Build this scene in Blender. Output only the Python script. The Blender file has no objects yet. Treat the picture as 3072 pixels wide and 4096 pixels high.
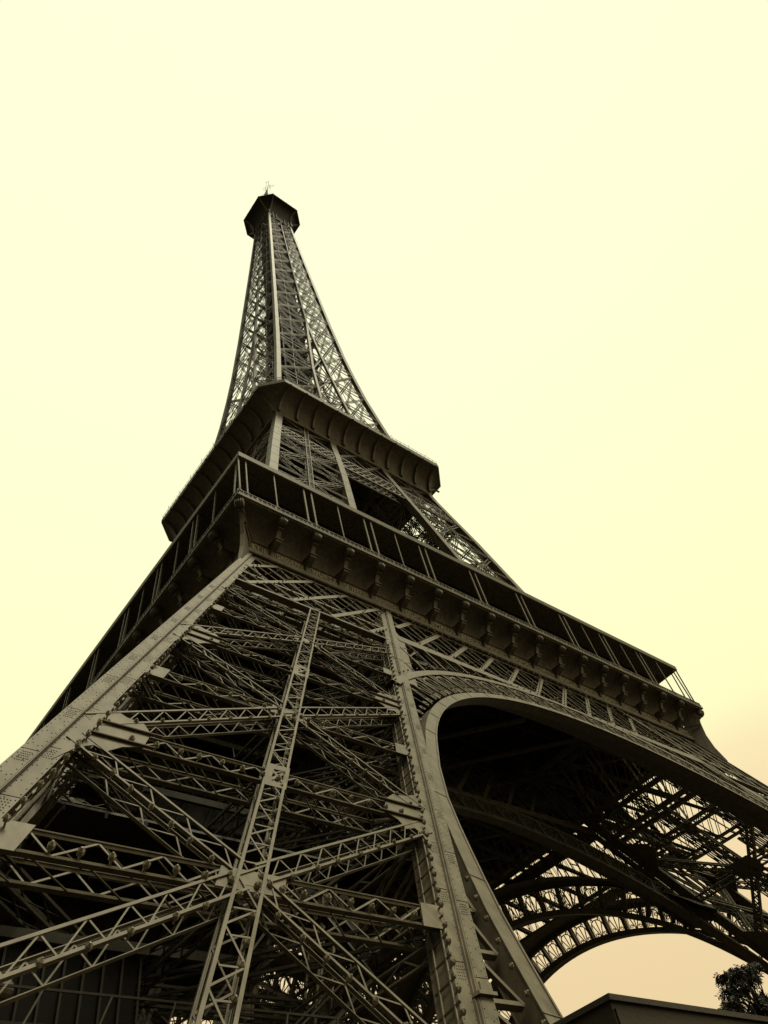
import bpy, math, random
import numpy as np
from mathutils import Matrix, Vector, Euler

random.seed(7)
scene = bpy.context.scene
COL = scene.collection

# ------------------------------------------------------------------ camera
cam_data = bpy.data.cameras.new("camera")
cam = bpy.data.objects.new("camera", cam_data)
COL.objects.link(cam)
CAM = Vector((-57.1351, -71.91926, 1.63604))
RIGHT = Vector((0.78621029, -0.59974954, -0.14890891))
UP = Vector((-0.39430199, -0.67241641, 0.62640411))
FWD = Vector((0.47581438, 0.43377028, 0.76514314))
mw = Matrix((RIGHT, UP, -FWD)).transposed().to_4x4()
mw.translation = CAM
cam.matrix_world = mw
cam_data.sensor_fit = 'HORIZONTAL'
cam_data.sensor_width = 36.0
cam_data.lens = 36.0 * 3077.408 / 3072.0
cam_data.clip_start = 0.05
cam_data.clip_end = 6000
scene.camera = cam

# ------------------------------------------------------------------ sky, sun, exposure
SUN_EL, SUN_AZ = math.radians(70), math.radians(-70)      # az measured from +x towards +y
world = bpy.data.worlds.new("World")
scene.world = world
world.use_nodes = True
wt = world.node_tree
for n in list(wt.nodes):
    wt.nodes.remove(n)
w_out = wt.nodes.new("ShaderNodeOutputWorld")
w_bg = wt.nodes.new("ShaderNodeBackground")
w_sky = wt.nodes.new("ShaderNodeTexSky")
w_sky.sky_type = 'NISHITA'
w_sky.sun_disc = False
w_sky.sun_elevation = SUN_EL
w_sky.sun_rotation = math.radians(90) - SUN_AZ
w_tc = wt.nodes.new("ShaderNodeTexCoord")
w_sep = wt.nodes.new("ShaderNodeSeparateXYZ")
w_ramp = wt.nodes.new("ShaderNodeValToRGB")
w_noise = wt.nodes.new("ShaderNodeTexNoise")
w_noise.inputs["Scale"].default_value = 2.2
w_noise.inputs["Detail"].default_value = 3.0
w_nadd = wt.nodes.new("ShaderNodeMath"); w_nadd.operation = 'MULTIPLY_ADD'
w_nadd.inputs[1].default_value = 0.06
w_nsub = wt.nodes.new("ShaderNodeMath"); w_nsub.operation = 'SUBTRACT'; w_nsub.inputs[1].default_value = 0.03
cr = w_ramp.color_ramp
cr.interpolation = 'LINEAR'
stops = [(0.02, (3.0, 2.3, 1.2)), (0.20, (8.6, 6.6, 3.6)), (0.29, (8.9, 6.86, 3.8)), (0.40, (9.6, 7.7, 4.4)), (0.445, (10.0, 8.5, 4.9)),
         (0.49, (10.4, 10.1, 5.75)), (0.64, (10.6, 10.4, 6.3)), (0.825, (10.6, 10.5, 6.95)), (1.0, (10.6, 10.5, 7.35))]
while len(cr.elements) < len(stops):
    cr.elements.new(0.5)
for e, (pos, c) in zip(cr.elements, stops):
    e.position = pos
    e.color = (c[0] / 12, c[1] / 12, c[2] / 12, 1)
w_scale = wt.nodes.new("ShaderNodeVectorMath"); w_scale.operation = 'SCALE'
w_scale.inputs["Scale"].default_value = 12.0
w_mix = wt.nodes.new("ShaderNodeMix"); w_mix.data_type = 'RGBA'
w_mix.inputs["Factor"].default_value = 0.97
wt.links.new(w_tc.outputs["Generated"], w_sep.inputs[0])
wt.links.new(w_tc.outputs["Generated"], w_noise.inputs["Vector"])
wt.links.new(w_noise.outputs["Fac"], w_nadd.inputs[0])
wt.links.new(w_sep.outputs["Z"], w_nadd.inputs[2])
wt.links.new(w_nadd.outputs[0], w_nsub.inputs[0])
wt.links.new(w_nsub.outputs[0], w_ramp.inputs["Fac"])
wt.links.new(w_ramp.outputs["Color"], w_scale.inputs[0])
wt.links.new(w_sky.outputs["Color"], w_mix.inputs["A"])
wt.links.new(w_scale.outputs[0], w_mix.inputs["B"])
# unseen side of the sky dimmed to keep the piers' inside dark
w_dot = wt.nodes.new("ShaderNodeVectorMath"); w_dot.operation = 'DOT_PRODUCT'
w_dot.inputs[1].default_value = (-0.95, -0.30, 0.0)
w_map = wt.nodes.new("ShaderNodeMapRange"); w_map.interpolation_type = 'SMOOTHSTEP'
w_map.inputs["From Min"].default_value = 0.10
w_map.inputs["From Max"].default_value = 0.50
w_map.inputs["To Min"].default_value = 1.0
w_map.inputs["To Max"].default_value = 0.15
w_dim = wt.nodes.new("ShaderNodeVectorMath"); w_dim.operation = 'SCALE'
wt.links.new(w_tc.outputs["Generated"], w_dot.inputs[0])
wt.links.new(w_dot.outputs["Value"], w_map.inputs["Value"])
wt.links.new(w_mix.outputs["Result"], w_dim.inputs[0])
wt.links.new(w_map.outputs["Result"], w_dim.inputs["Scale"])
wt.links.new(w_dim.outputs[0], w_bg.inputs["Color"])
w_bg.inputs["Strength"].default_value = 0.1
wt.links.new(w_bg.outputs[0], w_out.inputs[0])

sun_data = bpy.data.lights.new("sun", 'SUN')
sun_data.energy = 2.7
sun_data.angle = math.radians(26)
sun_data.color = (1.0, 0.93, 0.66)
sun = bpy.data.objects.new("sun", sun_data)
COL.objects.link(sun)
sd = Vector((math.cos(SUN_EL) * math.cos(SUN_AZ), math.cos(SUN_EL) * math.sin(SUN_AZ), math.sin(SUN_EL)))
sun.rotation_euler = sd.to_track_quat('Z', 'Y').to_euler()
sun.location = (0, -100, 200)

scene.view_settings.view_transform = 'Standard'
scene.view_settings.look = 'None'
scene.view_settings.exposure = 0.0
scene.view_settings.gamma = 1.0
scene.cycles.max_bounces = 3
scene.cycles.diffuse_bounces = 1
scene.cycles.glossy_bounces = 2
scene.cycles.sample_clamp_indirect = 4.0

# ------------------------------------------------------------------ materials
def mat_iron(name, base, dark, rough=0.55, scale=1.3, spec=0.3):
    m = bpy.data.materials.new(name)
    m.use_nodes = True
    nt = m.node_tree
    b = nt.nodes["Principled BSDF"]
    b.inputs["Roughness"].default_value = rough
    b.inputs["Specular IOR Level"].default_value = spec
    tc = nt.nodes.new("ShaderNodeTexCoord")
    mp = nt.nodes.new("ShaderNodeMapping")
    mp.inputs["Scale"].default_value = (1, 1, 0.35)
    nz = nt.nodes.new("ShaderNodeTexNoise")
    nz.inputs["Scale"].default_value = scale
    nz.inputs["Detail"].default_value = 8
    nz.inputs["Roughness"].default_value = 0.65
    rp = nt.nodes.new("ShaderNodeValToRGB")
    rp.color_ramp.elements[0].position = 0.30
    rp.color_ramp.elements[1].position = 0.68
    rp.color_ramp.elements[0].color = (*dark, 1)
    rp.color_ramp.elements[1].color = (*base, 1)
    nz2 = nt.nodes.new("ShaderNodeTexNoise")
    nz2.inputs["Scale"].default_value = 38
    nz2.inputs["Detail"].default_value = 3
    mx = nt.nodes.new("ShaderNodeMix"); mx.data_type = 'RGBA'; mx.blend_type = 'MULTIPLY'
    mx.inputs["Factor"].default_value = 0.35
    nt.links.new(tc.outputs["Object"], mp.inputs["Vector"])
    nt.links.new(mp.outputs[0], nz.inputs["Vector"])
    nt.links.new(tc.outputs["Object"], nz2.inputs["Vector"])
    nt.links.new(nz.outputs["Fac"], rp.inputs["Fac"])
    nt.links.new(rp.outputs["Color"], mx.inputs["A"])
    nt.links.new(nz2.outputs["Color"], mx.inputs["B"])
    mp3 = nt.nodes.new("ShaderNodeMapping")                 # long rain streaks and large patches of older paint
    mp3.inputs["Scale"].default_value = (2.6, 2.6, 0.16)
    nz3 = nt.nodes.new("ShaderNodeTexNoise")
    nz3.inputs["Scale"].default_value = 1.0
    nz3.inputs["Detail"].default_value = 5
    rp3 = nt.nodes.new("ShaderNodeValToRGB")
    rp3.color_ramp.elements[0].position = 0.33; rp3.color_ramp.elements[0].color = (0.62, 0.58, 0.52, 1)
    rp3.color_ramp.elements[1].position = 0.60; rp3.color_ramp.elements[1].color = (1.08, 1.07, 1.06, 1)
    mx3 = nt.nodes.new("ShaderNodeMix"); mx3.data_type = 'RGBA'; mx3.blend_type = 'MULTIPLY'
    mx3.inputs["Factor"].default_value = 0.75
    nt.links.new(tc.outputs["Object"], mp3.inputs["Vector"])
    nt.links.new(mp3.outputs[0], nz3.inputs["Vector"])
    nt.links.new(nz3.outputs["Fac"], rp3.inputs["Fac"])
    nt.links.new(mx.outputs["Result"], mx3.inputs["A"])
    nt.links.new(rp3.outputs["Color"], mx3.inputs["B"])
    nt.links.new(mx3.outputs["Result"], b.inputs["Base Color"])
    bp = nt.nodes.new("ShaderNodeBump")
    bp.inputs["Strength"].default_value = 0.15
    bp.inputs["Distance"].default_value = 0.02
    nt.links.new(nz2.outputs["Fac"], bp.inputs["Height"])
    nt.links.new(bp.outputs[0], b.inputs["Normal"])
    return m

M_IRON = mat_iron("painted_iron", (0.185, 0.158, 0.112), (0.122, 0.103, 0.071))
M_DARK = mat_iron("shaded_iron", (0.05, 0.043, 0.03), (0.033, 0.028, 0.02))  # darker copy of the iron paint, with the shade of inner parts in its colour
M_SHADE = mat_iron("shade_black", (0.02, 0.018, 0.013), (0.012, 0.011, 0.008), rough=0.9, spec=0.1)  # near-black colour standing in for deep shade on the added shaft and core
M_RIVET = mat_iron("rivet_rust", (0.075, 0.063, 0.043), (0.05, 0.041, 0.028), rough=0.7)
M_LETTER = mat_iron("letter_gilt", (0.66, 0.58, 0.40), (0.5, 0.43, 0.29))
M_LAMP = mat_iron("lamp_housing", (0.30, 0.265, 0.195), (0.21, 0.185, 0.135), rough=0.4)
M_ROOF = mat_iron("kiosk_metal", (0.048, 0.041, 0.03), (0.032, 0.027, 0.02), rough=0.5)
M_STONE = mat_iron("pedestal_stone", (0.36, 0.32, 0.25), (0.24, 0.21, 0.16), rough=0.9, scale=0.8)
M_LEAF = mat_iron("leaf_green", (0.018, 0.019, 0.009), (0.009, 0.010, 0.005), rough=0.6, scale=2.0)
M_BARK = mat_iron("tree_bark", (0.04, 0.032, 0.022), (0.02, 0.016, 0.011), rough=0.95, scale=6)
M_GROUND = mat_iron("gravel_ground", (0.045, 0.04, 0.03), (0.03, 0.027, 0.02), rough=0.95, scale=0.4)
M_GLASS = mat_iron("dull_glass", (0.012, 0.011, 0.009), (0.008, 0.007, 0.006), rough=0.6, spec=0.15)

# ------------------------------------------------------------------ mesh builder
def V(*a):
    return np.array(a, float)

def nrm(v):
    v = np.asarray(v, float)
    l = np.linalg.norm(v)
    return v / l if l > 1e-12 else v

class MB:
    def __init__(self):
        self.b = []          # bars: (p0,p1,u,v)
        self.verts = []
        self.faces = []

    def bar(self, p0, p1, w, h, n):
        """box from p0 to p1, h thick along n, w wide across it"""
        p0 = np.asarray(p0, float); p1 = np.asarray(p1, float)
        ax = p1 - p0
        l = np.linalg.norm(ax)
        if l < 1e-6:
            return
        ax = ax / l
        s = np.cross(ax, n)
        ls = np.linalg.norm(s)
        if ls < 1e-6:
            s = np.cross(ax, (0.3, 0.9, 0.2)); ls = np.linalg.norm(s)
        s = s / ls
        t = np.cross(s, ax)
        self.b.append((p0, p1, s * (w / 2), t * (h / 2)))

    def hexa(self, bot, top):
        i = len(self.verts)
        k = len(bot)
        self.verts += [tuple(p) for p in bot] + [tuple(p) for p in top]
        self.faces.append([i + j for j in range(k)][::-1])
        self.faces.append([i + k + j for j in range(k)])
        for j in range(k):
            j2 = (j + 1) % k
            self.faces.append([i + j, i + j2, i + k + j2, i + k + j])

    def plate(self, pts, n, th):
        n = nrm(n) * th / 2
        self.hexa([np.asarray(p) - n for p in pts], [np.asarray(p) + n for p in pts])

    def box(self, lo, hi):
        x0, y0, z0 = lo; x1, y1, z1 = hi
        self.hexa([(x0, y0, z0), (x1, y0, z0), (x1, y1, z0), (x0, y1, z0)],
                  [(x0, y0, z1), (x1, y0, z1), (x1, y1, z1), (x0, y1, z1)])

    def grid(self, rows, closed=False):
        i = len(self.verts)
        nr, nc = len(rows), len(rows[0])
        for r in rows:
            self.verts += [tuple(p) for p in r]
        for a in range(nr - 1):
            for c in range(nc if closed else nc - 1):
                c2 = (c + 1) % nc
                self.faces.append([i + a * nc + c, i + a * nc + c2, i + (a + 1) * nc + c2, i + (a + 1) * nc + c])

    def poly(self, pts):
        i = len(self.verts)
        self.verts += [tuple(p) for p in pts]
        self.faces.append(list(range(i, i + len(pts))))

    def mesh(self, name, mat):
        V8 = []
        loops = []
        ls, lt = [], []
        nv = 0
        if self.b:
            P0 = np.array([b[0] for b in self.b]); P1 = np.array([b[1] for b in self.b])
            S = np.array([b[2] for b in self.b]); T = np.array([b[3] for b in self.b])
            vv = np.stack([P0 - S - T, P0 + S - T, P0 + S + T, P0 - S + T,
                           P1 - S - T, P1 + S - T, P1 + S + T, P1 - S + T], 1).reshape(-1, 3)
            V8.append(vv)
            base = (np.arange(len(self.b)) * 8)[:, None, None]
            q = np.array([[0, 3, 2, 1], [4, 5, 6, 7], [0, 1, 5, 4], [1, 2, 6, 5], [2, 3, 7, 6], [3, 0, 4, 7]])[None]
            loops.append((base + q).reshape(-1))
            lt.append(np.full(len(self.b) * 6, 4))
            nv = len(vv)
        if self.faces:
            V8.append(np.array(self.verts, float))
            loops.append(np.array([i + nv for f in self.faces for i in f]))
            lt.append(np.array([len(f) for f in self.faces]))
        vv = np.concatenate(V8); lo = np.concatenate(loops).astype(np.int32); lt = np.concatenate(lt).astype(np.int32)
        ls = np.concatenate([[0], np.cumsum(lt)[:-1]]).astype(np.int32)
        me = bpy.data.meshes.new(name)
        me.vertices.add(len(vv)); me.vertices.foreach_set("co", vv.astype(np.float32).ravel())
        me.loops.add(len(lo)); me.loops.foreach_set("vertex_index", lo)
        me.polygons.add(len(lt)); me.polygons.foreach_set("loop_start", ls); me.polygons.foreach_set("loop_total", lt)
        me.polygons.foreach_set("use_smooth", np.zeros(len(lt), dtype=bool))
        me.update(calc_edges=True)
        me.validate()
        me.materials.append(mat)
        return me

    def build(self, name, mat, parent=None, rotz=0.0):
        if not self.b and not self.faces:
            return None
        return link(name, self.mesh(name, mat), parent, rotz)

def link(name, me, parent=None, rotz=0.0):
    o = bpy.data.objects.new(name, me)
    COL.objects.link(o)
    o.parent = parent
    o.rotation_euler = (0, 0, rotz)
    return o

def copy_tree(o, parent, rotz):
    c = o.copy()
    COL.objects.link(c)
    c.parent = parent
    c.rotation_euler = (0, 0, rotz)
    for ch in list(o.children):
        d = ch.copy()
        COL.objects.link(d)
        d.parent = c
        for g in list(ch.children):
            e = g.copy(); COL.objects.link(e); e.parent = d
    return c

def thing(name, label, cat, loc=(0, 0, 0), group=None):
    o = bpy.data.objects.new(name, None)
    o.empty_display_size = 1
    COL.objects.link(o)
    o.location = loc
    o['label'] = label; o['category'] = cat
    if group: o['group'] = group
    return o

def girder(mb, A, B, nv, w, d, n, style='Z', c=0.1, l=0.06, rich=True, sides=True, back=True):
    """lattice girder: four chords, laced front and back (and on its edges)"""
    A = np.asarray(A, float); B = np.asarray(B, float)
    ax = nrm(B - A)
    wv = nrm(np.cross(nv, ax)); dv = nrm(np.cross(ax, wv))
    for i in (-1, 1):
        for j in (-1, 1):
            o = wv * (i * (w / 2 - c / 2)) + dv * (j * d / 2)
            if rich:
                mb.bar(A + o, B + o, c, 0.025, dv)
                o2 = wv * (i * (w / 2 - 0.0125)) + dv * (j * (d / 2 - c / 2 - 0.014))
                mb.bar(A + o2, B + o2, c, 0.025, wv)
            else:
                mb.bar(A + o, B + o, c, c, dv)
    L = B - A
    for j in ((1, -1) if back else (1,)):
        od = dv * (j * (d / 2 - 0.03))
        for k in range(n):
            a0 = A + L * (k / n) + od; a1 = A + L * ((k + 1) / n) + od
            lo0, hi0 = a0 - wv * (w / 2 - c / 2), a0 + wv * (w / 2 - c / 2)
            lo1, hi1 = a1 - wv * (w / 2 - c / 2), a1 + wv * (w / 2 - c / 2)
            e = dv * 0.012
            if style == 'Z':
                mb.bar(lo0 if k % 2 else hi0, hi1 if k % 2 else lo1, l, 0.02, dv)
            if style in ('X', 'XV'):
                mb.bar(lo0 + e, hi1 + e, l, 0.02, dv); mb.bar(hi0 - e, lo1 - e, l, 0.02, dv)
            if style in ('N', 'XV'):
                mb.bar(lo0, hi0, l, 0.022, dv)
            if style == 'N':
                mb.bar(lo0 + e, hi1 + e, l * 0.8, 0.02, dv)
    if sides:
        for i in (-1, 1):
            ow = wv * (i * (w / 2 - 0.03))
            for k in range(n):
                a0 = A + L * (k / n) + ow; a1 = A + L * ((k + 1) / n) + ow
                s = 1 if k % 2 else -1
                mb.bar(a0 + dv * (s * d / 2), a1 - dv * (s * d / 2), l * 0.8, 0.02, wv)

# ------------------------------------------------------------------ the tower's profile
SL = 0.512
OA = 60.2
LW = 16.1                                   # width of a lower pier
ZO = [0, 53.5, 57, 83, 97, 110, 118, 130, 149, 166, 189, 212, 237, 263, 276]
OO = [60.2, 32.81, 30.9, 23.9, 20.7, 17.5, 15.9, 14.25, 11.9, 10.3, 8.8, 7.5, 6.1, 4.75, 4.1]
def O(z):
    return float(np.interp(z, ZO, OO))
ZI = [0, 53.5, 57, 70, 85, 100, 112, 118, 133, 149, 160, 170, 180, 300]
II = [44.1, 16.71, 15.4, 12.2, 9.3, 6.7, 5.0, 4.5, 3.5, 2.6, 1.6, 0.8, 0.0, 0.0]
def I(z):
    return float(np.interp(z, ZI, II))

tower = thing("lattice_tower", "tall brown iron lattice tower on splayed piers with arches and platforms, seen from its foot", "tower")

def FL(face, a, d, z):
    """point on a face of the near pier: a metres along it, d metres in, at height z"""
    o = O(z); W = o - I(z)
    s, t = {'front': (a, d), 'left': (d, a), 'back': (a, W - d), 'right': (W - d, a)}[face]
    return V(-o + s, -o + t, z)

def FN(face, z=20.0):
    k = (O(z - 1) - O(z + 1)) / 2
    ki = (I(z - 1) - I(z + 1)) / 2
    return nrm({'front': V(0, -1, k), 'left': V(-1, 0, k), 'back': V(0, 1, -ki), 'right': V(1, 0, -ki)}[face])

# ================================================================== lower pier
def column_boxes(mb, rects, z0, z1, flip_s=False, flip_t=False, steps=1):
    for q in range(steps):
        za = z0 + (z1 - z0) * q / steps; zb = z0 + (z1 - z0) * (q + 1) / steps
        for (s0, s1, t0, t1) in rects:
            def ring(z):
                o = O(z); W = o - I(z)
                ss = (W - s1, W - s0) if flip_s else (s0, s1)
                tt = (W - t1, W - t0) if flip_t else (t0, t1)
                return [V(-o + ss[0], -o + tt[0], z), V(-o + ss[1], -o + tt[0], z),
                        V(-o + ss[1], -o + tt[1], z), V(-o + ss[0], -o + tt[1], z)]
            mb.hexa(ring(za), ring(zb))

CORE = [(0.20, 1.13, 0.20, 1.13), (0.0, 0.56, 0.0, 0.56)]
Z_TOP1 = 53.2
def pier_columns():
    mb = MB()
    for fs in (False, True):
        for ft in (False, True):
            column_boxes(mb, CORE, 3.0, Z_TOP1, fs, ft)
    # cover plates with open joints, front face columns
    z = 4.2
    k = 0
    while z < 52:
        L = 2.55 + 0.25 * ((k * 7) % 3)
        zb = min(z + L, 52.8)
        for fs in (False, True):
            column_boxes(mb, [(0.005, 0.515, -0.02, 0.0)], z, zb, fs, False)
            column_boxes(mb, [(0.62, 1.125, 0.18, 0.20)], z + 0.6, min(zb + 0.6, 52.9), fs, False)
            column_boxes(mb, [(0.56, 0.60, 0.10, 0.20)], z, zb + 0.03, fs, False)
        z = zb + 0.035
        k += 1
    # shoe on the inner column
    column_boxes(mb, [(-0.06, 0.62, -0.16, 0.6)], 9.0, 9.12, True, False)
    column_boxes(mb, [(0.02, 0.45, -0.09, 0.4)], 9.12, 9.45, True, False)
    return mb

def pier_rivets():
    mb = MB()
    r = 0.024
    n0 = FN('front')
    def riv(a, d, z):
        p = FL('front', a, d, z)
        up = nrm(V(0, SL, 1)); sx = V(1, 0, 0)
        ring = [p + (sx * math.cos(t) + up * math.sin(t)) * r for t in (0, 1.05, 2.09, 3.14, 4.19, 5.24)]
        i = len(mb.verts)
        mb.verts += [tuple(q) for q in ring] + [tuple(p + n0 * 0.02)]
        for j in range(6):
            mb.faces.append([i + j, i + (j + 1) % 6, i + 6])
    for z in np.arange(5.0, 42.0, 0.27):
        rows = [(0.07, -0.022), (0.45, -0.022), (0.66, 0.178), (1.06, 0.178)]
        for a, d in rows:
            riv(a, d, z + 0.05 * (a > 0.3))
            W = LW
            riv(W - a, d, z + 0.09)
        if int(z / 0.27) % 3 == 0:
            riv(0.17, -0.022, z + .1); riv(0.35, -0.022, z); riv(0.76, 0.178, z + .1); riv(LW - 0.2, -0.022, z)
    k = 0
    z = 4.2
    while z < 38:                                  # dense splice groups beside the joints
        L = 2.55 + 0.25 * ((k * 7) % 3)
        zb = z + L
        for q in range(5):
            for a in (0.16, 0.22, 0.28, 0.34, 0.40):
                riv(a, -0.022, zb - 0.15 - q * 0.11)
                riv(LW - a, -0.022, zb - 0.15 - q * 0.11)
            for a in (0.72, 0.80, 0.88, 0.96):
                riv(a, 0.178, zb + 0.45 - q * 0.11)
                riv(LW - a, 0.178, zb + 0.45 - q * 0.11)
        z = zb + 0.035
        k += 1
    return mb

BORD = [6.25, 17.55, 28.9, 40.25]
CENT = [11.9, 23.2, 34.6]
LAMPS = []          # (point, axis) on the near pier's front face
LAMPS_FAR = []

def lamp_row(A, B, n, axis, out, near=True, jitter=0.1):
    A = np.asarray(A); B = np.asarray(B)
    for k in range(n):
        f = (k + 0.5 + random.uniform(-jitter, jitter)) / n
        (LAMPS if near else LAMPS_FAR).append((A + (B - A) * f, nrm(axis), out))

def near_front(parent):
    n = FN('front')
    f = lambda a, z, d=0.55: FL('front', a, d, z)
    # spine
    mb = MB()
    girder(mb, f(8.1, 6.3), f(8.1, 42.6), n, 0.86, 0.75, 40, 'Z', c=0.10, l=0.06, sides=False)
    for k in range(40):
        za = 6.3 + 36.3 * k / 40
        mb.bar(f(7.74, za, 0.20), f(8.46, za, 0.20), 0.06, 0.02, n)
    mb.build("spine_girder", M_IRON, parent)
    lamp_row(f(8.35, 7, 0.3), f(8.35, 42, 0.3), 44, n, 0.14)
    # diagonals
    for i, zc in enumerate(CENT):
        zl, zh = BORD[i], BORD[i + 1]
        for (a0, z0, a1, z1, st, nb) in ((1.0, zl + 0.25, 15.1, zh - 0.9, 'N', 18), (1.0, zh - 0.9, 15.1, zl + 0.25, 'Z', 18)):
            mb = MB()
            P0, P1 = f(a0, z0), f(a1, z1)
            Pm = f(8.1, zc)
            dirn = nrm(P1 - P0)
            girder(mb, P0, Pm - dirn * 0.5, n, 0.76, 0.72, nb // 2, st, c=0.085, l=0.05, sides=False)
            girder(mb, Pm + dirn * 0.5, P1, n, 0.76, 0.72, nb // 2, st, c=0.085, l=0.05, sides=False)
            mb.build("diagonal_brace", M_IRON, parent)
            off = nrm(np.cross(n, dirn)) * 0.26
            if off[2] > 0: off = -off
            lamp_row(P0 + n * 0.30 + off, P1 + n * 0.30 + off, 18, n, 0.12)
    # upper half panel under the truss and lower stub panel
    mb = MB()
    for (a0, z0, a1, z1) in ((1.0, 6.0, 8.1, 0.9), (15.1, 6.0, 8.1, 0.9)):
        girder(mb, f(a0, z0), f(a1, z1), n, 0.76, 0.72, 9, 'Z', c=0.085, l=0.05, sides=False)
    mb.build("diagonal_brace", M_IRON, parent)
    # struts: box girders lying level, one at every node
    for z in [6.25, 11.9, 17.55, 23.2, 28.9, 34.6, 40.25]:
        mb = MB()
        h = 0.42
        for zz in (z - h, z + h):
            for d in (0.36, 1.75):
                wd = 0.24
                mb.bar(FL('front', 1.0, d, zz), FL('front', 15.1, d, zz), wd, 0.035, V(0, 0, 1))
                mb.bar(FL('front', 1.0, d - 0.03, zz - 0.06 * np.sign(zz - z)), FL('front', 15.1, d - 0.03, zz - 0.06 * np.sign(zz - z)), 0.10, 0.03, V(0, 1, 0))
        nb = 16
        for d in (0.30, 1.75):
            for k in range(nb):
                a0 = 1.0 + 14.1 * k / nb; a1 = 1.0 + 14.1 * (k + 1) / nb
                s = 1 if k % 2 else -1
                mb.bar(FL('front', a0, d, z + s * (h - .05)), FL('front', a1, d, z - s * (h - .05)), 0.06, 0.03, n)
        for zz in (z - h, z + h):                     # level lacing between front and back
            for k in range(10):
                a0 = 1.0 + 14.1 * k / 10; a1 = 1.0 + 14.1 * (k + 1) / 10
                mb.bar(FL('front', a0, 0.45, zz), FL('front', a1, 1.7, zz), 0.05, 0.025, V(0, 0, 1))
        mb.build("cross_strut", M_IRON, parent)
        lamp_row(FL('front', 2.2, 0.2, z - 0.22), FL('front', 14.2, 0.2, z - 0.22), 15, n, 0.14)
    # gusset plates
    def gusset(pts, d=0.17, holes=False):
        mb = MB()
        mb.plate([FL('front', a, d, z) for a, z in pts], n, 0.03)
        mb.build("gusset_plate", M_IRON, parent)
    for zb in BORD[1:3]:
        for side in (0, 1):
            A = (lambda a: a) if side == 0 else (lambda a: LW - a)
            q = [(0.95, 2.1), (1.35, 1.45), (1.9, 1.15), (2.55, 1.05), (3.0, 0.50), (3.05, -0.42), (2.45, -0.75), (2.1, -1.25), (1.65, -1.05), (1.30, -1.35), (0.95, -2.3)]
            gusset([(A(a), zb + z) for a, z in (q if side == 0 else q[::-1])])
            mb = MB()                                 # the strut's flanges run on over the plate
            for zz in (zb - 0.42, zb + 0.42):
                mb.bar(FL('front', A(1.15), 0.10, zz), FL('front', A(3.4), 0.10, zz), 0.15, 0.035, V(0, 0, 1))
            mb.build("gusset_rib", M_IRON, parent)
        mb = MB()
        for (a0, a1, z0, z1) in ((7.66, 8.54, -0.75, -0.42), (7.66, 8.54, 0.42, 0.75), (7.66, 7.86, -0.42, 0.42), (8.34, 8.54, -0.42, 0.42)):
            mb.plate([FL('front', a, 0.15, zb + z) for a, z in ((a0, z0), (a1, z0), (a1, z1), (a0, z1))], n, 0.03)
        mb.bar(f(7.8, zb - .38, .15), f(8.4, zb + .38, .15), 0.12, 0.028, n)
        mb.bar(f(8.4, zb - .38, .155), f(7.8, zb + .38, .155), 0.12, 0.028, n)
        mb.build("gusset_plate", M_IRON, parent)
    for zc in CENT + [6.25]:
        gusset([(7.05, zc - 0.40), (9.15, zc - 0.40), (9.15, zc + 0.40), (7.05, zc + 0.40)], 0.215)
        for a0, a1 in ((1.0, 1.95), (14.15, 15.1)):
            gusset([(a0, zc - 0.5), (a1, zc - 0.5), (a1, zc + 0.5), (a0, zc + 0.5)], 0.2)
    # lamp ladders along the two columns
    for a in (1.27, 14.86):
        mb = MB()
        mb.bar(FL('front', a, 0.25, 7), FL('front', a, 0.25, 41), 0.05, 0.05, n)
        mb.bar(FL('front', a, 0.75, 7), FL('front', a, 0.75, 41), 0.05, 0.05, n)
        for z in np.arange(7.2, 41, 0.78):
            mb.bar(FL('front', a, 0.0, z), FL('front', a, 0.95, z - 0.2), 0.06, 0.04, V(1, 0, 0))
        mb.build("lamp_ladder", M_IRON, parent)
        lamp_row(FL('front', a + (0.02 if a < 5 else -0.02), 0.05, 7.2), FL('front', a, 0.05, 41), 44, n, 0.12)

def pier_face_far(face):
    """face of a distant pier: the same members, close laced"""
    mb = MB()
    n = FN(face)
    f = lambda a, z, d=0.5: FL(face, a, d, z)
    g = dict(c=0.17, l=0.13, rich=False, sides=False)
    girder(mb, f(8.05, 6.3), f(8.05, 42.6), n, 0.84, 0.5, 40, 'X', **g)
    for i, zc in enumerate(CENT):
        zl, zh = BORD[i], BORD[i + 1]
        for (z0, z1) in ((zl, zh - 0.7), (zh - 0.7, zl)):
            girder(mb, f(1.0, z0), f(15.1, z1), n, 0.80, 0.5, 20, 'X', **g)
        mb.plate([f(a, zc + z, 0.15) for a, z in ((6.9, -.9), (9.2, -.9), (9.6, 0), (9.2, .9), (6.9, .9), (6.5, 0))], n, 0.03)
        for A in (lambda a: a, lambda a: LW - a):
            mb.plate([f(A(a), zh + z, 0.15) for a, z in ((0.9, 1.6), (2.0, 1.1), (3.0, .5), (3.0, -.4), (2.1, -1.1), (.9, -2.2))], n, 0.03)
    for z in [6.25, 11.9, 17.55, 23.2, 28.9, 34.6, 40.25]:
        girder(mb, f(1.0, z, 0.7), f(15.1, z, 0.7), n, 0.7, 0.8, 18, 'Z', c=0.16, l=0.11, rich=False, sides=False)
    return mb

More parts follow.
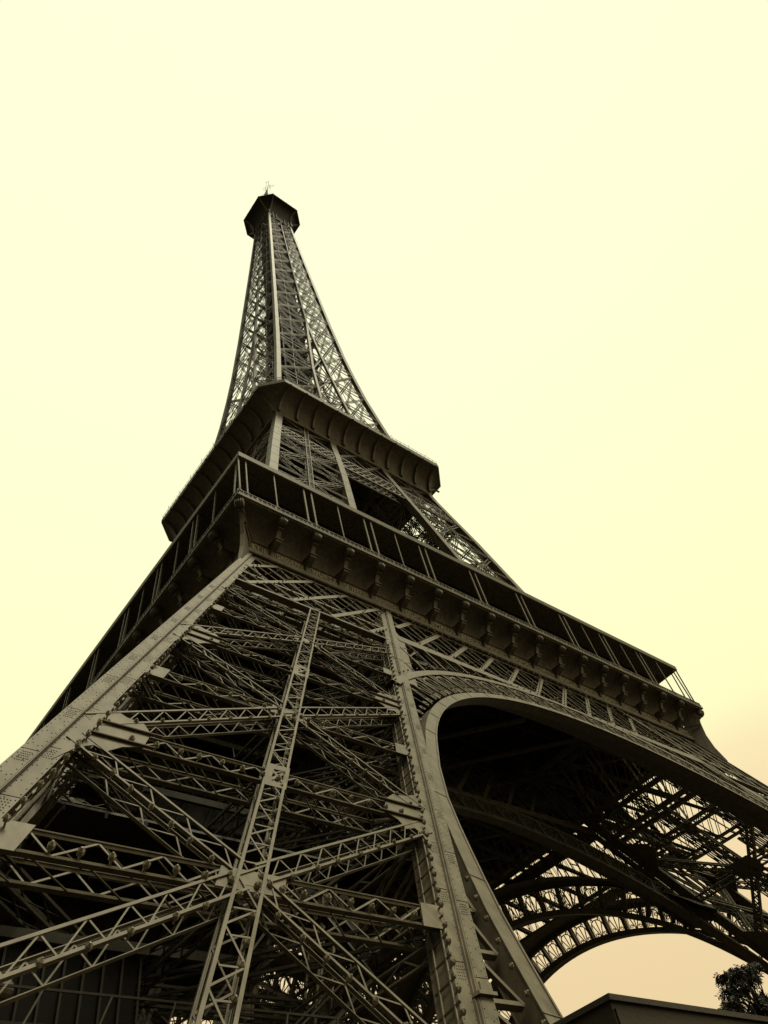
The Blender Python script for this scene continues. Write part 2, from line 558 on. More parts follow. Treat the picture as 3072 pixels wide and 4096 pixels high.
def pier_face(face, fine=False):
    """one of the pier's other faces as a single lattice"""
    mb = MB()
    n = FN(face)
    f = lambda a, z, d=0.55: FL(face, a, d, z)
    girder(mb, f(8.05, 6.3), f(8.05, 42.6), n, 0.86, 0.7, 30, 'X', c=0.11, l=0.055, rich=False, sides=False)
    for i, zc in enumerate(CENT):
        zl, zh = BORD[i], BORD[i + 1]
        for (z0, z1) in ((zl, zh - 0.7), (zh - 0.7, zl)):
            girder(mb, f(1.0, z0), f(15.1, z1), n, 0.78, 0.72, 14, 'Z', c=0.10, l=0.055, rich=False, sides=False)
        mb.plate([f(a, zc + z, 0.15) for a, z in ((7.2, -.6), (8.9, -.6), (9.2, 0), (8.9, .6), (7.2, .6), (6.9, 0))], n, 0.03)
        for A in (lambda a: a, lambda a: LW - a):
            mb.plate([f(A(a), zh + z, 0.15) for a, z in ((0.9, 1.6), (2.0, 1.1), (3.0, .5), (3.0, -.4), (2.1, -1.1), (.9, -2.2))], n, 0.03)
    for z in [6.25, 11.9, 17.55, 23.2, 28.9, 34.6, 40.25]:
        girder(mb, f(1.0, z, 0.95), f(15.1, z, 0.95), n, 0.84, 1.3, 12, 'Z', c=0.10, l=0.055, rich=False, sides=False)
    return mb

BAY = 3.77
def truss_bays(mb, xs, zb, zm, zt, yoff, depth, plates=True, zb2=None):
    """deep truss on the plane y=-(OA-SL z)+yoff, posts at xs"""
    n = nrm(V(0, -1, SL))
    def P(x, z, d=0.0):
        return V(x, -(OA - SL * z) + yoff + d, z)
    x0, x1 = xs[0], xs[-1]
    e = n * 0.05
    for d in (0.25, 0.25 + depth):
        mb.bar(P(x0, zb, d), P(x1, zb, d), 0.5, 0.06, n)
        mb.bar(P(x0, zb - 0.26, d + .2), P(x1, zb - 0.26, d + .2), 0.5, 0.04, V(0, 0, 1))
        mb.bar(P(x0, zt, d), P(x1, zt, d), 0.45, 0.06, n)
        for x in xs:
            for dx in (-.85, -.62, .62, .85):
                if x0 - .1 <= x + dx <= x1 + .1:
                    mb.bar(P(x + dx, zb, d), P(x + dx, zt, d), 0.06, 0.06, n)
        for k in range(-2, 9):
            xb = xs[0] + BAY * k
            z0, z1, xa, xc = zb, zt, xb, xb + 1.03 * (zt - zb)
            if xa < x0: z0 += (x0 - xa) / 1.03; xa = x0
            if xc > x1: z1 -= (xc - x1) / 1.03; xc = x1
            if z1 - z0 > 1:
                mb.bar(P(xa, z0, d) + e, P(xc, z1, d) + e, 0.46, 0.03, n)
        for k in range(10):
            mb.bar(P(xs[0] + BAY * k, zt, d) - e, P(xs[0] + BAY * (k + 1), zb, d) - e, 0.1, 0.06, n)
    for k, x in enumerate(xs):
        mb.bar(P(x, zb, 0.3), P(x, zb, 0.3 + depth), 0.3, 0.25, V(0, 0, 1))
        mb.bar(P(x, zt, 0.3), P(x, zt, 0.3 + depth), 0.3, 0.25, V(0, 0, 1))

def pier_truss(face):
    """the deep truss that closes the top of a pier face: upright posts, wide plates leaning one way, paired angles the other"""
    mb = MB()
    n = FN(face)
    zb, zm, zt = 43.0, 45.9, 52.6
    def P(a, z, d=0.2):
        return FL(face, a, d, z)
    def line(xt, k, z0, z1, d):
        """part of x = xt + k (zt - z) that lies between the columns"""
        zs = [z for z in np.linspace(z0, z1, 60) if 0.95 <= xt + k * (zt - z) + O(z) <= LW - 0.95]
        if len(zs) < 4: return None
        q = lambda z: P(xt + k * (zt - z) + O(z), z, d)
        return q(zs[0]), q(zs[-1])
    e = n * 0.05
    for d in (0.2, 1.9):
        for z, w in ((zb, 0.34), (zm, 0.34), (zt, 0.5)):
            mb.bar(P(0.9, z, d), P(LW - 0.9, z, d), w, 0.06, n)
            mb.bar(P(0.9, z - w / 2, d + .25), P(LW - .9, z - w / 2, d + .25), 0.6, 0.04, V(0, 0, 1))
        for k in range(-2, 9):
            xt = -33.7 + 3.8 * k
            g = line(xt, -1.05, zb, zt, d)
            if g: mb.bar(g[0] + e, g[1] + e, 0.42, 0.03, n)
            g = line(xt, 0.0, zm, zt, d)
            if g: mb.bar(g[0] - n * .22, g[1] - n * .22, 0.07, 0.5, n)
        for k in range(-6, 16):
            g = line(-32.6 + 1.9 * k, 0.49, zb, zt, d)
            if not g: continue
            u = nrm(g[1] - g[0]); sv = nrm(np.cross(u, n)) * 0.14
            for sg in ((-1, 1) if k % 2 == 0 else (0,)):
                mb.bar(g[0] + sv * sg, g[1] + sv * sg, 0.09, 0.06, n)
    for k in range(9):
        a = 0.9 + (LW - 1.8) * k / 8
        mb.bar(P(a, zb, .3), P(a, zm, 1.9), 0.12, 0.12, V(0, 0, 1))
        mb.bar(P(a, zb, .3), P(a, zb, 1.9), 0.2, 0.2, V(0, 0, 1))
    return mb

def pier_inside():
    mb = MB()
    # level diaphragms
    for z in [11.9, 17.55, 23.2, 28.9, 34.6, 40.25]:
        for (a, b) in (((1, 1), (15.1, 15.1)), ((15.1, 1), (1, 15.1)), ((8, 1), (8, 15)), ((1, 8), (15, 8))):
            girder(mb, FL('front', a[0], a[1], z), FL('front', b[0], b[1], z), V(0, 0, 1), 0.6, 0.6, 12, 'X', c=0.09, l=0.05, rich=False, sides=False)
    # lift tracks and stairs climbing inside
    for a, d in ((5.2, 8.6), (9.2, 8.6), (5.2, 12.6), (10.4, 12.6)):
        girder(mb, FL('front', a, d, 4), FL('front', a, d, 54), V(0, -1, 0.5), 0.35, 1.1, 40, 'X', c=0.12, l=0.07, rich=False, sides=False)
    for z in np.arange(7, 52, 2.8):
        mb.bar(FL('front', 4.6, 6.0, z), FL('front', 11.0, 6.0, z), 0.18, 0.3, V(0, 0, 1))
        mb.bar(FL('front', 4.6, 11, z), FL('front', 11.0, 11, z), 0.18, 0.3, V(0, 0, 1))
    k = 0
    for z in np.arange(8, 50, 3.0):
        a0, a1 = (11.8, 14.4) if k % 2 == 0 else (14.4, 11.8)
        for d in (3.2, 4.3):
            mb.bar(FL('front', a0, d, z), FL('front', a1, d, z + 3.0), 0.08, 0.3, V(0, -1, 0))
            mb.bar(FL('front', a0, d, z + 1.0), FL('front', a1, d, z + 4.0), 0.05, 0.05, V(0, -1, 0))
        for q in range(8):
            f = q / 8
            mb.bar(FL('front', a0 + (a1 - a0) * f, 3.2, z + 3 * f), FL('front', a0 + (a1 - a0) * f, 4.3, z + 3 * f), 0.25, 0.04, V(0, 0, 1))
        k += 1
    # thin tie rods and cables
    rnd = random.Random(3)
    for q in range(26):
        a = rnd.uniform(2, 14); d = rnd.uniform(2.5, 12); z = rnd.uniform(8, 44)
        mb.bar(FL('front', a, d, z), FL('front', a + rnd.uniform(-4, 4), d + rnd.uniform(-1, 2), z + rnd.uniform(2, 7)), 0.07, 0.07, V(0, 1, 0))
    return mb

def shade_shaft():
    """added dark shaft up the middle of the pier, hiding the far lattice, with upright ribs"""
    mb = MB()
    z0, z1 = 13.5, 52.0
    rect = [(4.2, 7.6), (11.2, 7.6), (11.2, 12.0), (4.2, 12.0)]
    mb.hexa([FL('front', a, d, z0) for a, d in rect], [FL('front', a, d, z1) for a, d in rect])
    for a in (4.2, 5.6, 7.0, 8.4, 9.8, 11.2):
        mb.bar(FL('front', a, 7.5, z0), FL('front', a, 7.5, z1), 0.14, 0.14, V(0, 1, 0))
    for d in (8.5, 10.0):
        mb.bar(FL('front', 4.1, d, z0), FL('front', 4.1, d, z1), 0.14, 0.14, V(1, 0, 0))
    for z in np.arange(z0, z1, 2.4):
        mb.bar(FL('front', 4.1, 7.5, z), FL('front', 11.3, 7.5, z), 0.1, 0.1, V(0, 1, 0))
    return mb

def blocker_floor(z):
    """added floor across the inside of the pier to block light, joists below"""
    mb = MB()
    rect = [(1.9, 3.6), (14.2, 3.6), (14.2, 14.6), (1.9, 14.6)]
    mb.hexa([FL('front', a, d, z) for a, d in rect], [FL('front', a, d, z + .12) for a, d in rect])
    for a in np.arange(2.2, 14.2, 1.45):
        mb.bar(FL('front', a, 3.6, z - .12), FL('front', a, 14.6, z - .12), 0.10, 0.2, V(0, 0, 1))
    for d in (6.4, 10.5, 14.5):
        mb.bar(FL('front', 1.9, d, z - .2), FL('front', 14.2, d, z - .2), 0.16, 0.34, V(0, 0, 1))
    return mb

def visitor_deck():
    mb = MB()
    z = 8.0
    mb.hexa([FL('front', a, d, z - 0.5) for a, d in ((3.2, 2.6), (12.5, 2.6), (12.5, 13), (3.2, 13))],
            [FL('front', a, d, z) for a, d in ((3.2, 2.6), (12.5, 2.6), (12.5, 13), (3.2, 13))])
    mb.hexa([FL('front', a, d, z - 1.2) for a, d in ((3.0, 2.4), (12.7, 2.4), (12.7, 2.55), (3.0, 2.55))],
            [FL('front', a, d, z + .15) for a, d in ((3.0, 2.4), (12.7, 2.4), (12.7, 2.55), (3.0, 2.55))])
    for k in range(7):
        a = 3.1 + 9.5 * k / 6
        mb.bar(FL('front', a, 2.45, z), FL('front', a, 2.45, z + 1.1), 0.04, 0.04, V(0, 1, 0))
    for zz in (z + 1.1,):
        mb.bar(FL('front', 3.1, 2.45, zz), FL('front', 12.6, 2.45, zz), 0.05, 0.05, V(0, 0, 1))
    return mb

def wheel(mb, c, R, axis, w=0.3):
    axis = nrm(axis)
    u = nrm(np.cross(axis, (0, 0, 1))); v = np.cross(axis, u)
    N = 28
    c = np.asarray(c)
    prof = [(R, -w / 2), (R + .09, -w / 2), (R + .09, -w / 2 + .06), (R, -w / 2 + .09), (R, w / 2 - .09), (R + .09, w / 2 - .06), (R + .09, w / 2), (R - .12, w / 2), (R - .12, -w / 2)]
    rows = []
    for k in range(N + 1):
        t = 2 * math.pi * k / N
        dirv = u * math.cos(t) + v * math.sin(t)
        rows.append([c + dirv * r + axis * a for r, a in prof])
    mb.grid(rows, closed=True)
    for k in range(6):
        t = math.pi * k / 3
        mb.bar(c, c + (u * math.cos(t) + v * math.sin(t)) * (R - .1), 0.12, 0.08, axis)
    mb.bar(c - axis * w, c + axis * w, 0.25, 0.25, u)

def stone_base(s, t):
    mb = MB()
    c = V(-OA + s, -OA + t, 0)
    def sq(h, z, dx=0.0):
        return [c + V(-h + dx, -h + dx, z), c + V(h + dx, -h + dx, z), c + V(h + dx, h + dx, z), c + V(-h + dx, h + dx, z)]
    mb.hexa(sq(2.0, -0.3), sq(2.0, 0.6))
    mb.hexa(sq(1.7, 0.6, .2), sq(1.45, 2.3, .8))
    mb.hexa(sq(1.55, 2.3, .9), sq(1.5, 3.05, 1.3))
    return mb

near = pier_columns().build("pier", M_IRON, tower)
near['label'] = "pier nearest the camera, its riveted columns and braces filling the lower left"
pier_rivets().build("rivets", M_RIVET, near)
near_front(near)
face_meshes = {}
for fc in ('left', 'back', 'right'):
    face_meshes[fc] = pier_face(fc).build("face_bracing", M_IRON, near)
for fc in ('front', 'left', 'back', 'right'):
    pier_truss(fc).build("top_truss", M_IRON, near)
shade_shaft().build("shade_shaft", M_SHADE, near)  # added box, leaves the middle of the pier black
for z_ in (16.6, 28.0, 39.3):  # added floors that cut overhead light and hide the lattice above
    blocker_floor(z_).build("blocker_floor", M_DARK, near)
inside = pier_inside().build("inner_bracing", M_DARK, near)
for s_ in (0.55, LW - 0.55):
    for t_ in (0.55, LW - 0.55):
        stone_base(s_, t_).build("stone_footing", M_STONE, near)
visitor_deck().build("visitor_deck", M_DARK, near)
for k in range(4):
    mb = MB()
    wheel(mb, FL('front', 9.3 + 1.45 * k, 3.6, 13.9), 0.55, V(0.45, -0.9, 0.1))
    mb.build("pulley_wheel", M_DARK, near)

# the other three piers: the same frame, each face one lattice
far_cols = MB()
for fs in (False, True):
    for ft in (False, True):
        column_boxes(far_cols, CORE, 3.0, Z_TOP1, fs, ft)
pier_far = None
for k in (1, 2, 3):
    if pier_far is None:
        pier_far = far_cols.build("pier", M_IRON, tower, k * math.pi / 2)
        for fc in ('front', 'left', 'back', 'right'):
            pier_face_far(fc).build("face_bracing", M_IRON, pier_far)
        for ch in list(near.children):
            if ch.name.startswith(("top_truss", "stone_footing")):
                c = ch.copy(); COL.objects.link(c); c.parent = pier_far
        mb = MB()
        for a, d in ((5.2, 6.2), (10.4, 6.2), (5.2, 10.5), (10.4, 10.5)):
            girder(mb, FL('front', a, d, 4), FL('front', a, d, 54), V(0, -1, 0.5), 0.35, 1.1, 40, 'X', c=0.12, l=0.07, rich=False, sides=False)
        mb.build("lift_track", M_DARK, pier_far)
    else:
        copy_tree(pier_far, tower, k * math.pi / 2)

# ================================================================== arches
def half_arch():
    tail = [(-38.75, 0.8), (-38.0, 5.0), (-37.15, 9.66), (-36.7, 11.9), (-36.24, 14.0), (-35.72, 15.8), (-35.13, 17.7), (-34.54, 19.5), (-33.7, 21.8), (-32.2, 25.0)]
    R, c = 34.95, 10.95
    t0 = math.atan2(28.3 - c, 30.3)
    pts = list(tail)
    for k in range(0, 31):
        t = t0 + (math.pi / 2 - t0) * k / 30
        pts.append((-R * math.cos(t), c + R * math.sin(t)))
    return pts
HA = half_arch()
INTR = HA + [(-x, v) for x, v in HA[:-1][::-1]]
VZ = math.sqrt(1 + SL * SL)
def AP(x, v, d=0.0):
    z = v / VZ
    return V(x, -(OA - SL * z) + d, z)
AN = nrm(V(0, -1, SL))

def offset_curve(pts, o):
    out = []
    for i, p in enumerate(pts):
        a = pts[max(0, i - 1)]; b = pts[min(len(pts) - 1, i + 1)]
        tx, tv = b[0] - a[0], b[1] - a[1]
        l = math.hypot(tx, tv)
        out.append((p[0] - tv / l * o, p[1] + tx / l * o))
    return out

def strip_box(mb, inner, outer, d0, d1):
    rows = []
    for (a, b) in zip(inner, outer):
        rows.append([AP(*a, d0), AP(*b, d0), AP(*b, d1), AP(*a, d1)])
    mb.grid(rows, closed=True)
    mb.poly(rows[0]); mb.poly(rows[-1][::-1])

def arch_rib(clip=None):
    mb = MB()
    outer = offset_curve(INTR, 0.64)
    strip_box(mb, INTR, outer, -0.02, 0.03)             # face plate
    in2 = offset_curve(INTR, 0.02); in3 = offset_curve(INTR, 0.06)
    strip_box(mb, in2, in3, 0.03, 1.0)                  # soffit
    strip_box(mb, offset_curve(INTR, 0.57), offset_curve(INTR, 0.62), 0.03, 1.0)
    strip_box(mb, INTR, outer, 1.0, 1.05)
    strip_box(mb, offset_curve(INTR, -0.05), offset_curve(INTR, 0.03), -0.07, -0.02)   # lip
    # face plate joints
    for k in range(2, len(INTR) - 2, 3):
        a, b = INTR[k], outer[k]
        mb.bar(AP(*a, -0.03), AP(*b, -0.03), 0.05, 0.03, AN)
    return mb

def arch_extrados():
    mb = MB()
    R0, R1, c = 38.15, 38.75, 10.95
    inner, outer = [], []
    for k in range(61):
        t = math.radians(42 + 96 * k / 60)
        inner.append((-R0 * math.cos(t), c + R0 * math.sin(t))); outer.append((-R1 * math.cos(t), c + R1 * math.sin(t)))
    strip_box(mb, inner, outer, -0.03, 0.04)
    strip_box(mb, [((x * R1 - x * .03) / R1, v) for x, v in outer], [(x, v + .05) for x, v in outer], 0.04, 3.2)
    strip_box(mb, inner, [(x, v + .05) for x, v in inner], 0.04, 0.5)
    return mb

def col_edge(v):
    z = v / VZ
    return (OA - LW) - SL * z

def arch_scrolls(inner_too=True):
    mb = MB()
    c = 10.95
    def pol(R, t):
        return (-R * math.cos(t), c + R * math.sin(t))
    def bar(p, q, w, d, th=0.05):
        for (x, v) in (p, q):
            if abs(x) > col_edge(v) + 0.1: return
        mb.bar(AP(*p, d), AP(*q, d), w, th, AN)
    Ra, Rb = 35.68, 38.16
    step = math.radians(4.35)
    nb = 29
    tstart = math.pi / 2 - step * nb / 2
    for d in (0.12,):
        for k in range(nb + 1):
            t = tstart + k * step
            p, q = pol(Ra, t), pol(Rb, t)
            if abs(p[0]) < col_edge(p[1]) + .1 and abs(q[0]) < col_edge(q[1]) + .1:
                for dt in (-0.0065, 0.0065):
                    bar(pol(Ra, t + dt), pol(Rb, t + dt), 0.10, .02, 0.06)
                mb.bar(AP(*p, .32), AP(*q, .32), 0.40, 0.5, AN)
            if k == nb: break
            tm = t + step / 2
            def loc(u, h):                    # u across the bay (-1..1), h up from the rib
                return pol(Ra + h, tm + u * step / 2)
            # round arch with its own stilts
            hw = 0.66
            prev = None
            for q in range(11):
                a = math.pi * q / 10
                p = loc(-hw * math.cos(a), 1.35 + 0.85 * math.sin(a))
                if prev: bar(prev, p, 0.12, d, .1)
                prev = p
            bar(loc(-hw, 0.1), loc(-hw, 1.35), 0.06, d); bar(loc(hw, 0.1), loc(hw, 1.35), 0.06, d)
            # fan
            for u in (-0.55, 0.0, 0.55):
                hh = 1.35 + 0.85 * math.sqrt(max(0, 1 - (u / hw) ** 2))
                bar(loc(u * 0.12, 0.05), loc(u, hh), 0.11, d, .1)
            # scrolls
            for (u0, h0, r, s) in ((-0.45, 0.36, 0.26, 1), (0.45, 0.36, 0.26, -1), (-0.42, 2.2, 0.22, 1), (0.42, 2.2, 0.22, -1)):
                prev = None
                for q in range(13):
                    a = 2 * math.pi * 1.35 * q / 12
                    rr = r * (1 - 0.6 * q / 12)
                    p = loc(u0 + s * rr * math.cos(a) / 1.4, h0 + rr * math.sin(a))
                    if prev: bar(prev, p, 0.075, d)
                    prev = p
    return mb

def spandrel():
    mb = MB()
    c, R = 10.95, 38.7
    vt = 44.2 * VZ
    def top_of_arch(x):
        return c + math.sqrt(max(0, R * R - x * x))
    for sgn in (-1, 1):
        for k in range(2, 15):
            x = sgn * (k * BAY / 2)
            if abs(x) < 5.5: continue
            vb = top_of_arch(x)
            ve = vt
            # stop under the column's edge
            zedge = ((OA - LW) - abs(x)) / SL
            ve = min(vt, zedge * VZ)
            if ve - vb < 0.4: continue
            w = 0.15 if k % 2 == 0 else 0.08
            for d in (0.06, 1.5):
                mb.bar(AP(x, vb - .1, d), AP(x, ve + .1, d), w, 0.08, AN)
                if ve - vb > 1.2:
                    # rounded heads
                    hwb = BAY / 4
                    for s2 in (-1, 1):
                        for q in range(4):
                            a0, a1 = math.pi / 2 * q / 4, math.pi / 2 * (q + 1) / 4
                            rr = min(hwb, ve - vb)
                            p0 = (x + s2 * (hwb - hwb * math.cos(a0)), ve - rr + rr * math.sin(a0))
                            p1 = (x + s2 * (hwb - hwb * math.cos(a1)), ve - rr + rr * math.sin(a1))
                            pts = [AP(p0[0], p0[1], d), AP(p1[0], p1[1], d), AP(p1[0], ve + .05, d), AP(p0[0], ve + .05, d)]
                            mb.plate(pts, AN, 0.05)
            mb.bar(AP(x, (vb + ve) / 2, .1), AP(x, (vb + ve) / 2, 1.5), .1, .1, V(0, 0, 1))
        for d in (0.04,):                     # chord plate, deeper where it meets the column
            mb.plate([AP(sgn * 4.0, 43.85 * VZ, d), AP(sgn * 21.6, 43.55 * VZ, d), AP(sgn * 21.2, 45.0 * VZ, d), AP(sgn * 4.0, 44.7 * VZ, d)], AN, 0.05)
        # edge plate along the column
        pts_in = []
        for v in np.linspace(33.5 * VZ, 44.3 * VZ, 8):
            pts_in.append(v)
        for v0, v1 in zip(pts_in[:-1], pts_in[1:]):
            xa, xb = sgn * col_edge(v0), sgn * col_edge(v1)
            mb.plate([AP(xa, v0, .1), AP(xa - sgn * 0.8, v0, .1), AP(xb - sgn * 0.8, v1, .1), AP(xb, v1, .1)], AN, 0.05)
    return mb

def gap_brace(sgn):
    """lacing of the narrow gap between column and rib near the ground"""
    mb = MB()
    if True:
        outer = offset_curve(HA, 0.74)
        vs = np.array([q[1] for q in outer[:11]]); xs_ = np.array([q[0] for q in outer[:11]])
        seq = [3.0, 5.6, 8.0, 10.2, 12.2, 14.2, 16.0]
        sA = -sgn                                  # xs_ run along the left pier
        for i, v in enumerate(seq):
            xo = -col_edge(v); xr = float(np.interp(v, vs, xs_))
            mb.bar(AP(xo * sA, v, .5), AP(xr * sA, v, .5), 0.16, 0.22, AN)
            if i < len(seq) - 1:
                v2 = seq[i + 1]
                mb.bar(AP(-col_edge(v2) * sA, v2, .45), AP(xr * sA, v, .45), 0.15, 0.15, AN)
    # the truss between the piers
    return mb

def mid_truss():
    mb = MB()
    xs = [BAY * k for k in range(-5, 6)]
    truss_bays(mb, xs, 44.7, None, 52.6, 0.0, 1.6)
    # short ends into the columns
    for s in (-1, 1):
        for d in (0.25, 1.85):
            for z in (44.7, 52.6):
                x = (OA - LW) - SL * z
                y = -(OA - SL * z) + d
                mb.bar(V(s * 18.85, y, z), V(s * (x + .2), y, z), 0.5, 0.06, AN)
            z0, z1 = 44.7, 52.6
            mb.bar(V(s * 18.85, -(OA - SL * z1) + d, z1), V(s * 20.4, -(OA - SL * 45.3) + d, 45.3), 0.3, 0.05, AN)
    return mb

arch0 = arch_rib().build("arch", M_IRON, tower)
arch_extrados().build("extrados_rib", M_IRON, arch0)
arch_scrolls().build("scrollwork", M_IRON, arch0)
spandrel().build("spandrel_bars", M_IRON, arch0)
for sg in (-1, 1):
    gap_brace(sg).build("gap_brace", M_IRON, arch0)
mid_truss().build("arch_truss", M_IRON, arch0)
for k in (1, 2, 3):
    copy_tree(arch0, tower, k * math.pi / 2)
# the same arch stands again on the piers' inner faces
inner0 = copy_tree(arch0, tower, 0.0)
inner0.name = "inner_arch"
inner0.location = (0, LW, 0)
for k in (1, 2, 3):
    c = copy_tree(inner0, tower, k * math.pi / 2)
    a = k * math.pi / 2
    c.location = (-math.sin(a) * LW, math.cos(a) * LW, 0)

# lamps on the near arch and truss
for z in (44.9, 52.2):
    lamp_row(V(-19, -(OA - SL * z) - .05, z), V(19, -(OA - SL * z) - .05, z), 40, AN, 0.12, near=False)
for k in range(10):
    x = -18.85 + BAY * k
    lamp_row(V(x, -(OA - SL * 44.9) - .02, 44.9), V(x + BAY * 2, -(OA - SL * 52.4) - .02, 52.4), 9, AN, 0.1, near=False)
    lamp_row(V(x + BAY, -(OA - SL * 44.9) - .02, 44.9), V(x, -(OA - SL * 52.4) - .02, 52.4), 6, AN, 0.1, near=False)
for k in range(9):
    a0, a1 = 0.9 + 1.6 * k, 0.9 + 1.6 * (k + 1)
    lamp_row(FL('front', a0, 0.1, 46.0), FL('front', a1, .1, 52.4), 7, AN, 0.1, near=False)
    lamp_row(FL('front', a0, 0.1, 43.2), FL('front', a1, .1, 45.8), 4, AN, 0.1, near=False)
for k in range(60):
    t = math.radians(46 + 88 * k / 59)
    for R in (38.95, 36.3):
        LAMPS_FAR.append((AP(-R * math.cos(t), 10.95 + R * math.sin(t), 0.0), AN, 0.1))
for v in np.arange(2, 16, 1.05):
    outer = offset_curve(HA, 0.80)
    x = float(np.interp(v, [q[1] for q in outer[:11]], [q[0] for q in outer[:11]]))
    LAMPS_FAR.append((AP(x - 0.05, v, 0.12), AN, 0.13))

def lamp_mesh(scale=1.0):
    mb = MB()
    N = 5
    prof = [(0.0, 0.06), (0.03, 0.115), (0.15, 0.115), (0.25, 0.03)]
    rows = [[V(r * math.cos(2 * math.pi * k / N), r * math.sin(2 * math.pi * k / N), h) * scale for k in range(N)] for h, r in prof]
    mb.grid(rows, closed=True)
    mb.poly(rows[-1]); mb.poly(rows[0][::-1])
    mb.bar(V(0, 0, -0.12), V(0, 0, 0.02), 0.05, 0.05, V(1, 0, 0))
    return mb
lm = lamp_mesh(0.78)
lamp_data = lm.mesh("flash_lamp", M_LAMP)
dist = [(np.linalg.norm(p - np.array(CAM)), i) for i, (p, n, r) in enumerate(LAMPS)]
dist.sort()
near_ids = set(i for _, i in dist[:100])
bulk = MB()
lv = np.array(lm.verts); lf = lm.faces
for grp, lst in ((0, LAMPS), (1, LAMPS_FAR)):
    for i, (p, n, r) in enumerate(lst):
        tilt = nrm(n + V(random.uniform(-.2, .2), random.uniform(-.1, .1), random.uniform(-.1, .3)))
        q = Vector(tilt).to_track_quat('Z', 'Y')
        if grp == 0 and i in near_ids:
            o = link("flash_lamp", lamp_data, near)
            o.location = p
            o.rotation_euler = q.to_euler()
            o.scale = (r / 0.125,) * 3
        else:
            R = np.array(q.to_matrix())
            i0 = len(bulk.verts)
            bulk.verts += [tuple(x) for x in (lv * (r / 0.125)) @ R.T + p]
            bulk.faces += [[j + i0 for j in f] for f in lf]
ob = bulk.build("flash_lamps", M_LAMP, near)
ob['kind'] = "stuff"

# ================================================================== first platform
def square_sweep(mb, prof, cap=False):
    """profile of (half width, chamfer, z) swept round the square"""
    rows = []
    for h, c, z in prof:
        if c > 0:
            r = [(-h + c, -h), (h - c, -h), (h, -h + c), (h, h - c), (h - c, h), (-h + c, h), (-h, h - c), (-h, -h + c)]
        else:
            r = [(-h, -h), (h, -h), (h, h), (-h, h)]
        rows.append([V(x, y, z) for x, y in r])
    n = len(rows[0])
    mb.grid(rows, closed=True)

mb = MB()
cove = [(32.75 + 1.95 * (1 - math.cos(t)) , 0, 54.75 + 2.35 * math.sin(t)) for t in np.linspace(0, math.pi / 2, 10)]
prof = [(31.5, 0, 52.9), (33.25, 0, 52.9), (33.3, 0, 53.0), (33.3, 0, 53.42), (33.12, 0, 53.5), (33.0, 0, 53.55), (33.0, 0, 54.62), (33.12, 0, 54.66), (33.12, 0, 54.76)] + cove + \
       [(35.2, 0, 57.13), (35.2, 0, 57.22), (35.38, 0, 57.28), (35.38, 0, 57.42), (35.28, 0, 57.48), (35.28, 0, 57.66), (30, 0, 57.66), (0.2, 0, 57.66)]
square_sweep(mb, prof)
platform1 = mb.build("first_platform", M_IRON, tower)
# underside: deck with deep girders
mb = MB()
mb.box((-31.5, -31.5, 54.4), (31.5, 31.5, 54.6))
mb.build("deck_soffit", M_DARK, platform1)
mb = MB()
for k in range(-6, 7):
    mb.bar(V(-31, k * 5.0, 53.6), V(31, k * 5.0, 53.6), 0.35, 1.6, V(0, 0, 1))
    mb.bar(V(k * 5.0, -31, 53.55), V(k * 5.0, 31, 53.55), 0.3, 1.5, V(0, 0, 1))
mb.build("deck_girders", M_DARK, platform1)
mb = MB()
for k in range(-4, 5):
    c = -1.5 + 9.0 * k
    # level beams that cross the corner bays on the skew
    h = 27 - abs(c) / 2
    if h > 3:
        mb.bar(V(c / 2 - h, c / 2 + h, 52.2), V(c / 2 + h, c / 2 - h, 52.2), 0.5, 0.35, V(0, 0, 1))
mb.build("skew_beams", M_IRON, platform1)

# consoles
CP = 3.8
def console_mesh(ky=1.0):
    """console at x=0 on the front side"""
    mb = MB()
    mb.box((-0.28, -33.2, 53.44), (0.28, -32.9, 54.35))           # strip on the frieze
    mb.hexa([V(-.28, -33.2, 54.2), V(.28, -33.2, 54.2), V(.28, -32.8, 54.2), V(-.28, -32.8, 54.2)],
            [V(-.30, -34.16, 54.72), V(.30, -34.16, 54.72), V(.30, -32.8, 54.72), V(-.30, -32.8, 54.72)])
    mb.box((-0.30, -34.16, 54.72), (0.30, -32.8, 54.98))
    mb.box((-0.40, -34.28, 54.98), (0.40, -32.75, 55.08))
    if ky > 1:
        mb.plate([V(0, -34.9, 49.4), V(0, -34.45, 51.5), V(0, -34.3, 53.4), V(0, -34.4, 55.2), V(0, -34.6, 56.35), V(0, -34.95, 57.08), V(0, -32.9, 57.08), V(0, -32.9, 50.0)], V(1, 0, 0), 0.34)
    rows = []
    for t in np.linspace(0, 1, 6):                                # leaning post
        y = -34.10 - 0.55 * t ** 1.5; z = 55.08 + 1.25 * t; ww = 0.23 - 0.02 * t
        rows.append([V(-ww, y, z), V(ww, y, z), V(ww, y + 0.30, z), V(-ww, y + 0.30, z)])
    mb.grid(rows, closed=True)
    mb.poly(rows[-1])
    mb.box((-0.27, -34.72, 56.0), (0.27, -34.2, 56.16))
    mb.box((-0.25, -34.62, 56.2), (0.25, -34.0, 56.5))
    mb.verts = [(x, -34.75 + (y + 34.75) * ky, z) for x, y, z in mb.verts]
    N = 18                                                        # scrolled head: ribbed drum lying across
    c = V(0, -34.92, 56.66)
    prof = [(-0.42, 0.10), (-0.42, 0.26), (-0.36, 0.42), (-0.25, 0.37), (-0.18, 0.47), (-0.07, 0.40), (0.0, 0.49), (0.07, 0.40), (0.18, 0.47), (0.25, 0.37), (0.36, 0.42), (0.42, 0.26), (0.42, 0.10)]
    rows = [[c + V(x, r * math.cos(2 * math.pi * k / N), r * math.sin(2 * math.pi * k / N)) for k in range(N)] for x, r in prof]
    mb.grid(rows, closed=True)
    mb.poly(rows[0]); mb.poly(rows[-1][::-1])
    return mb
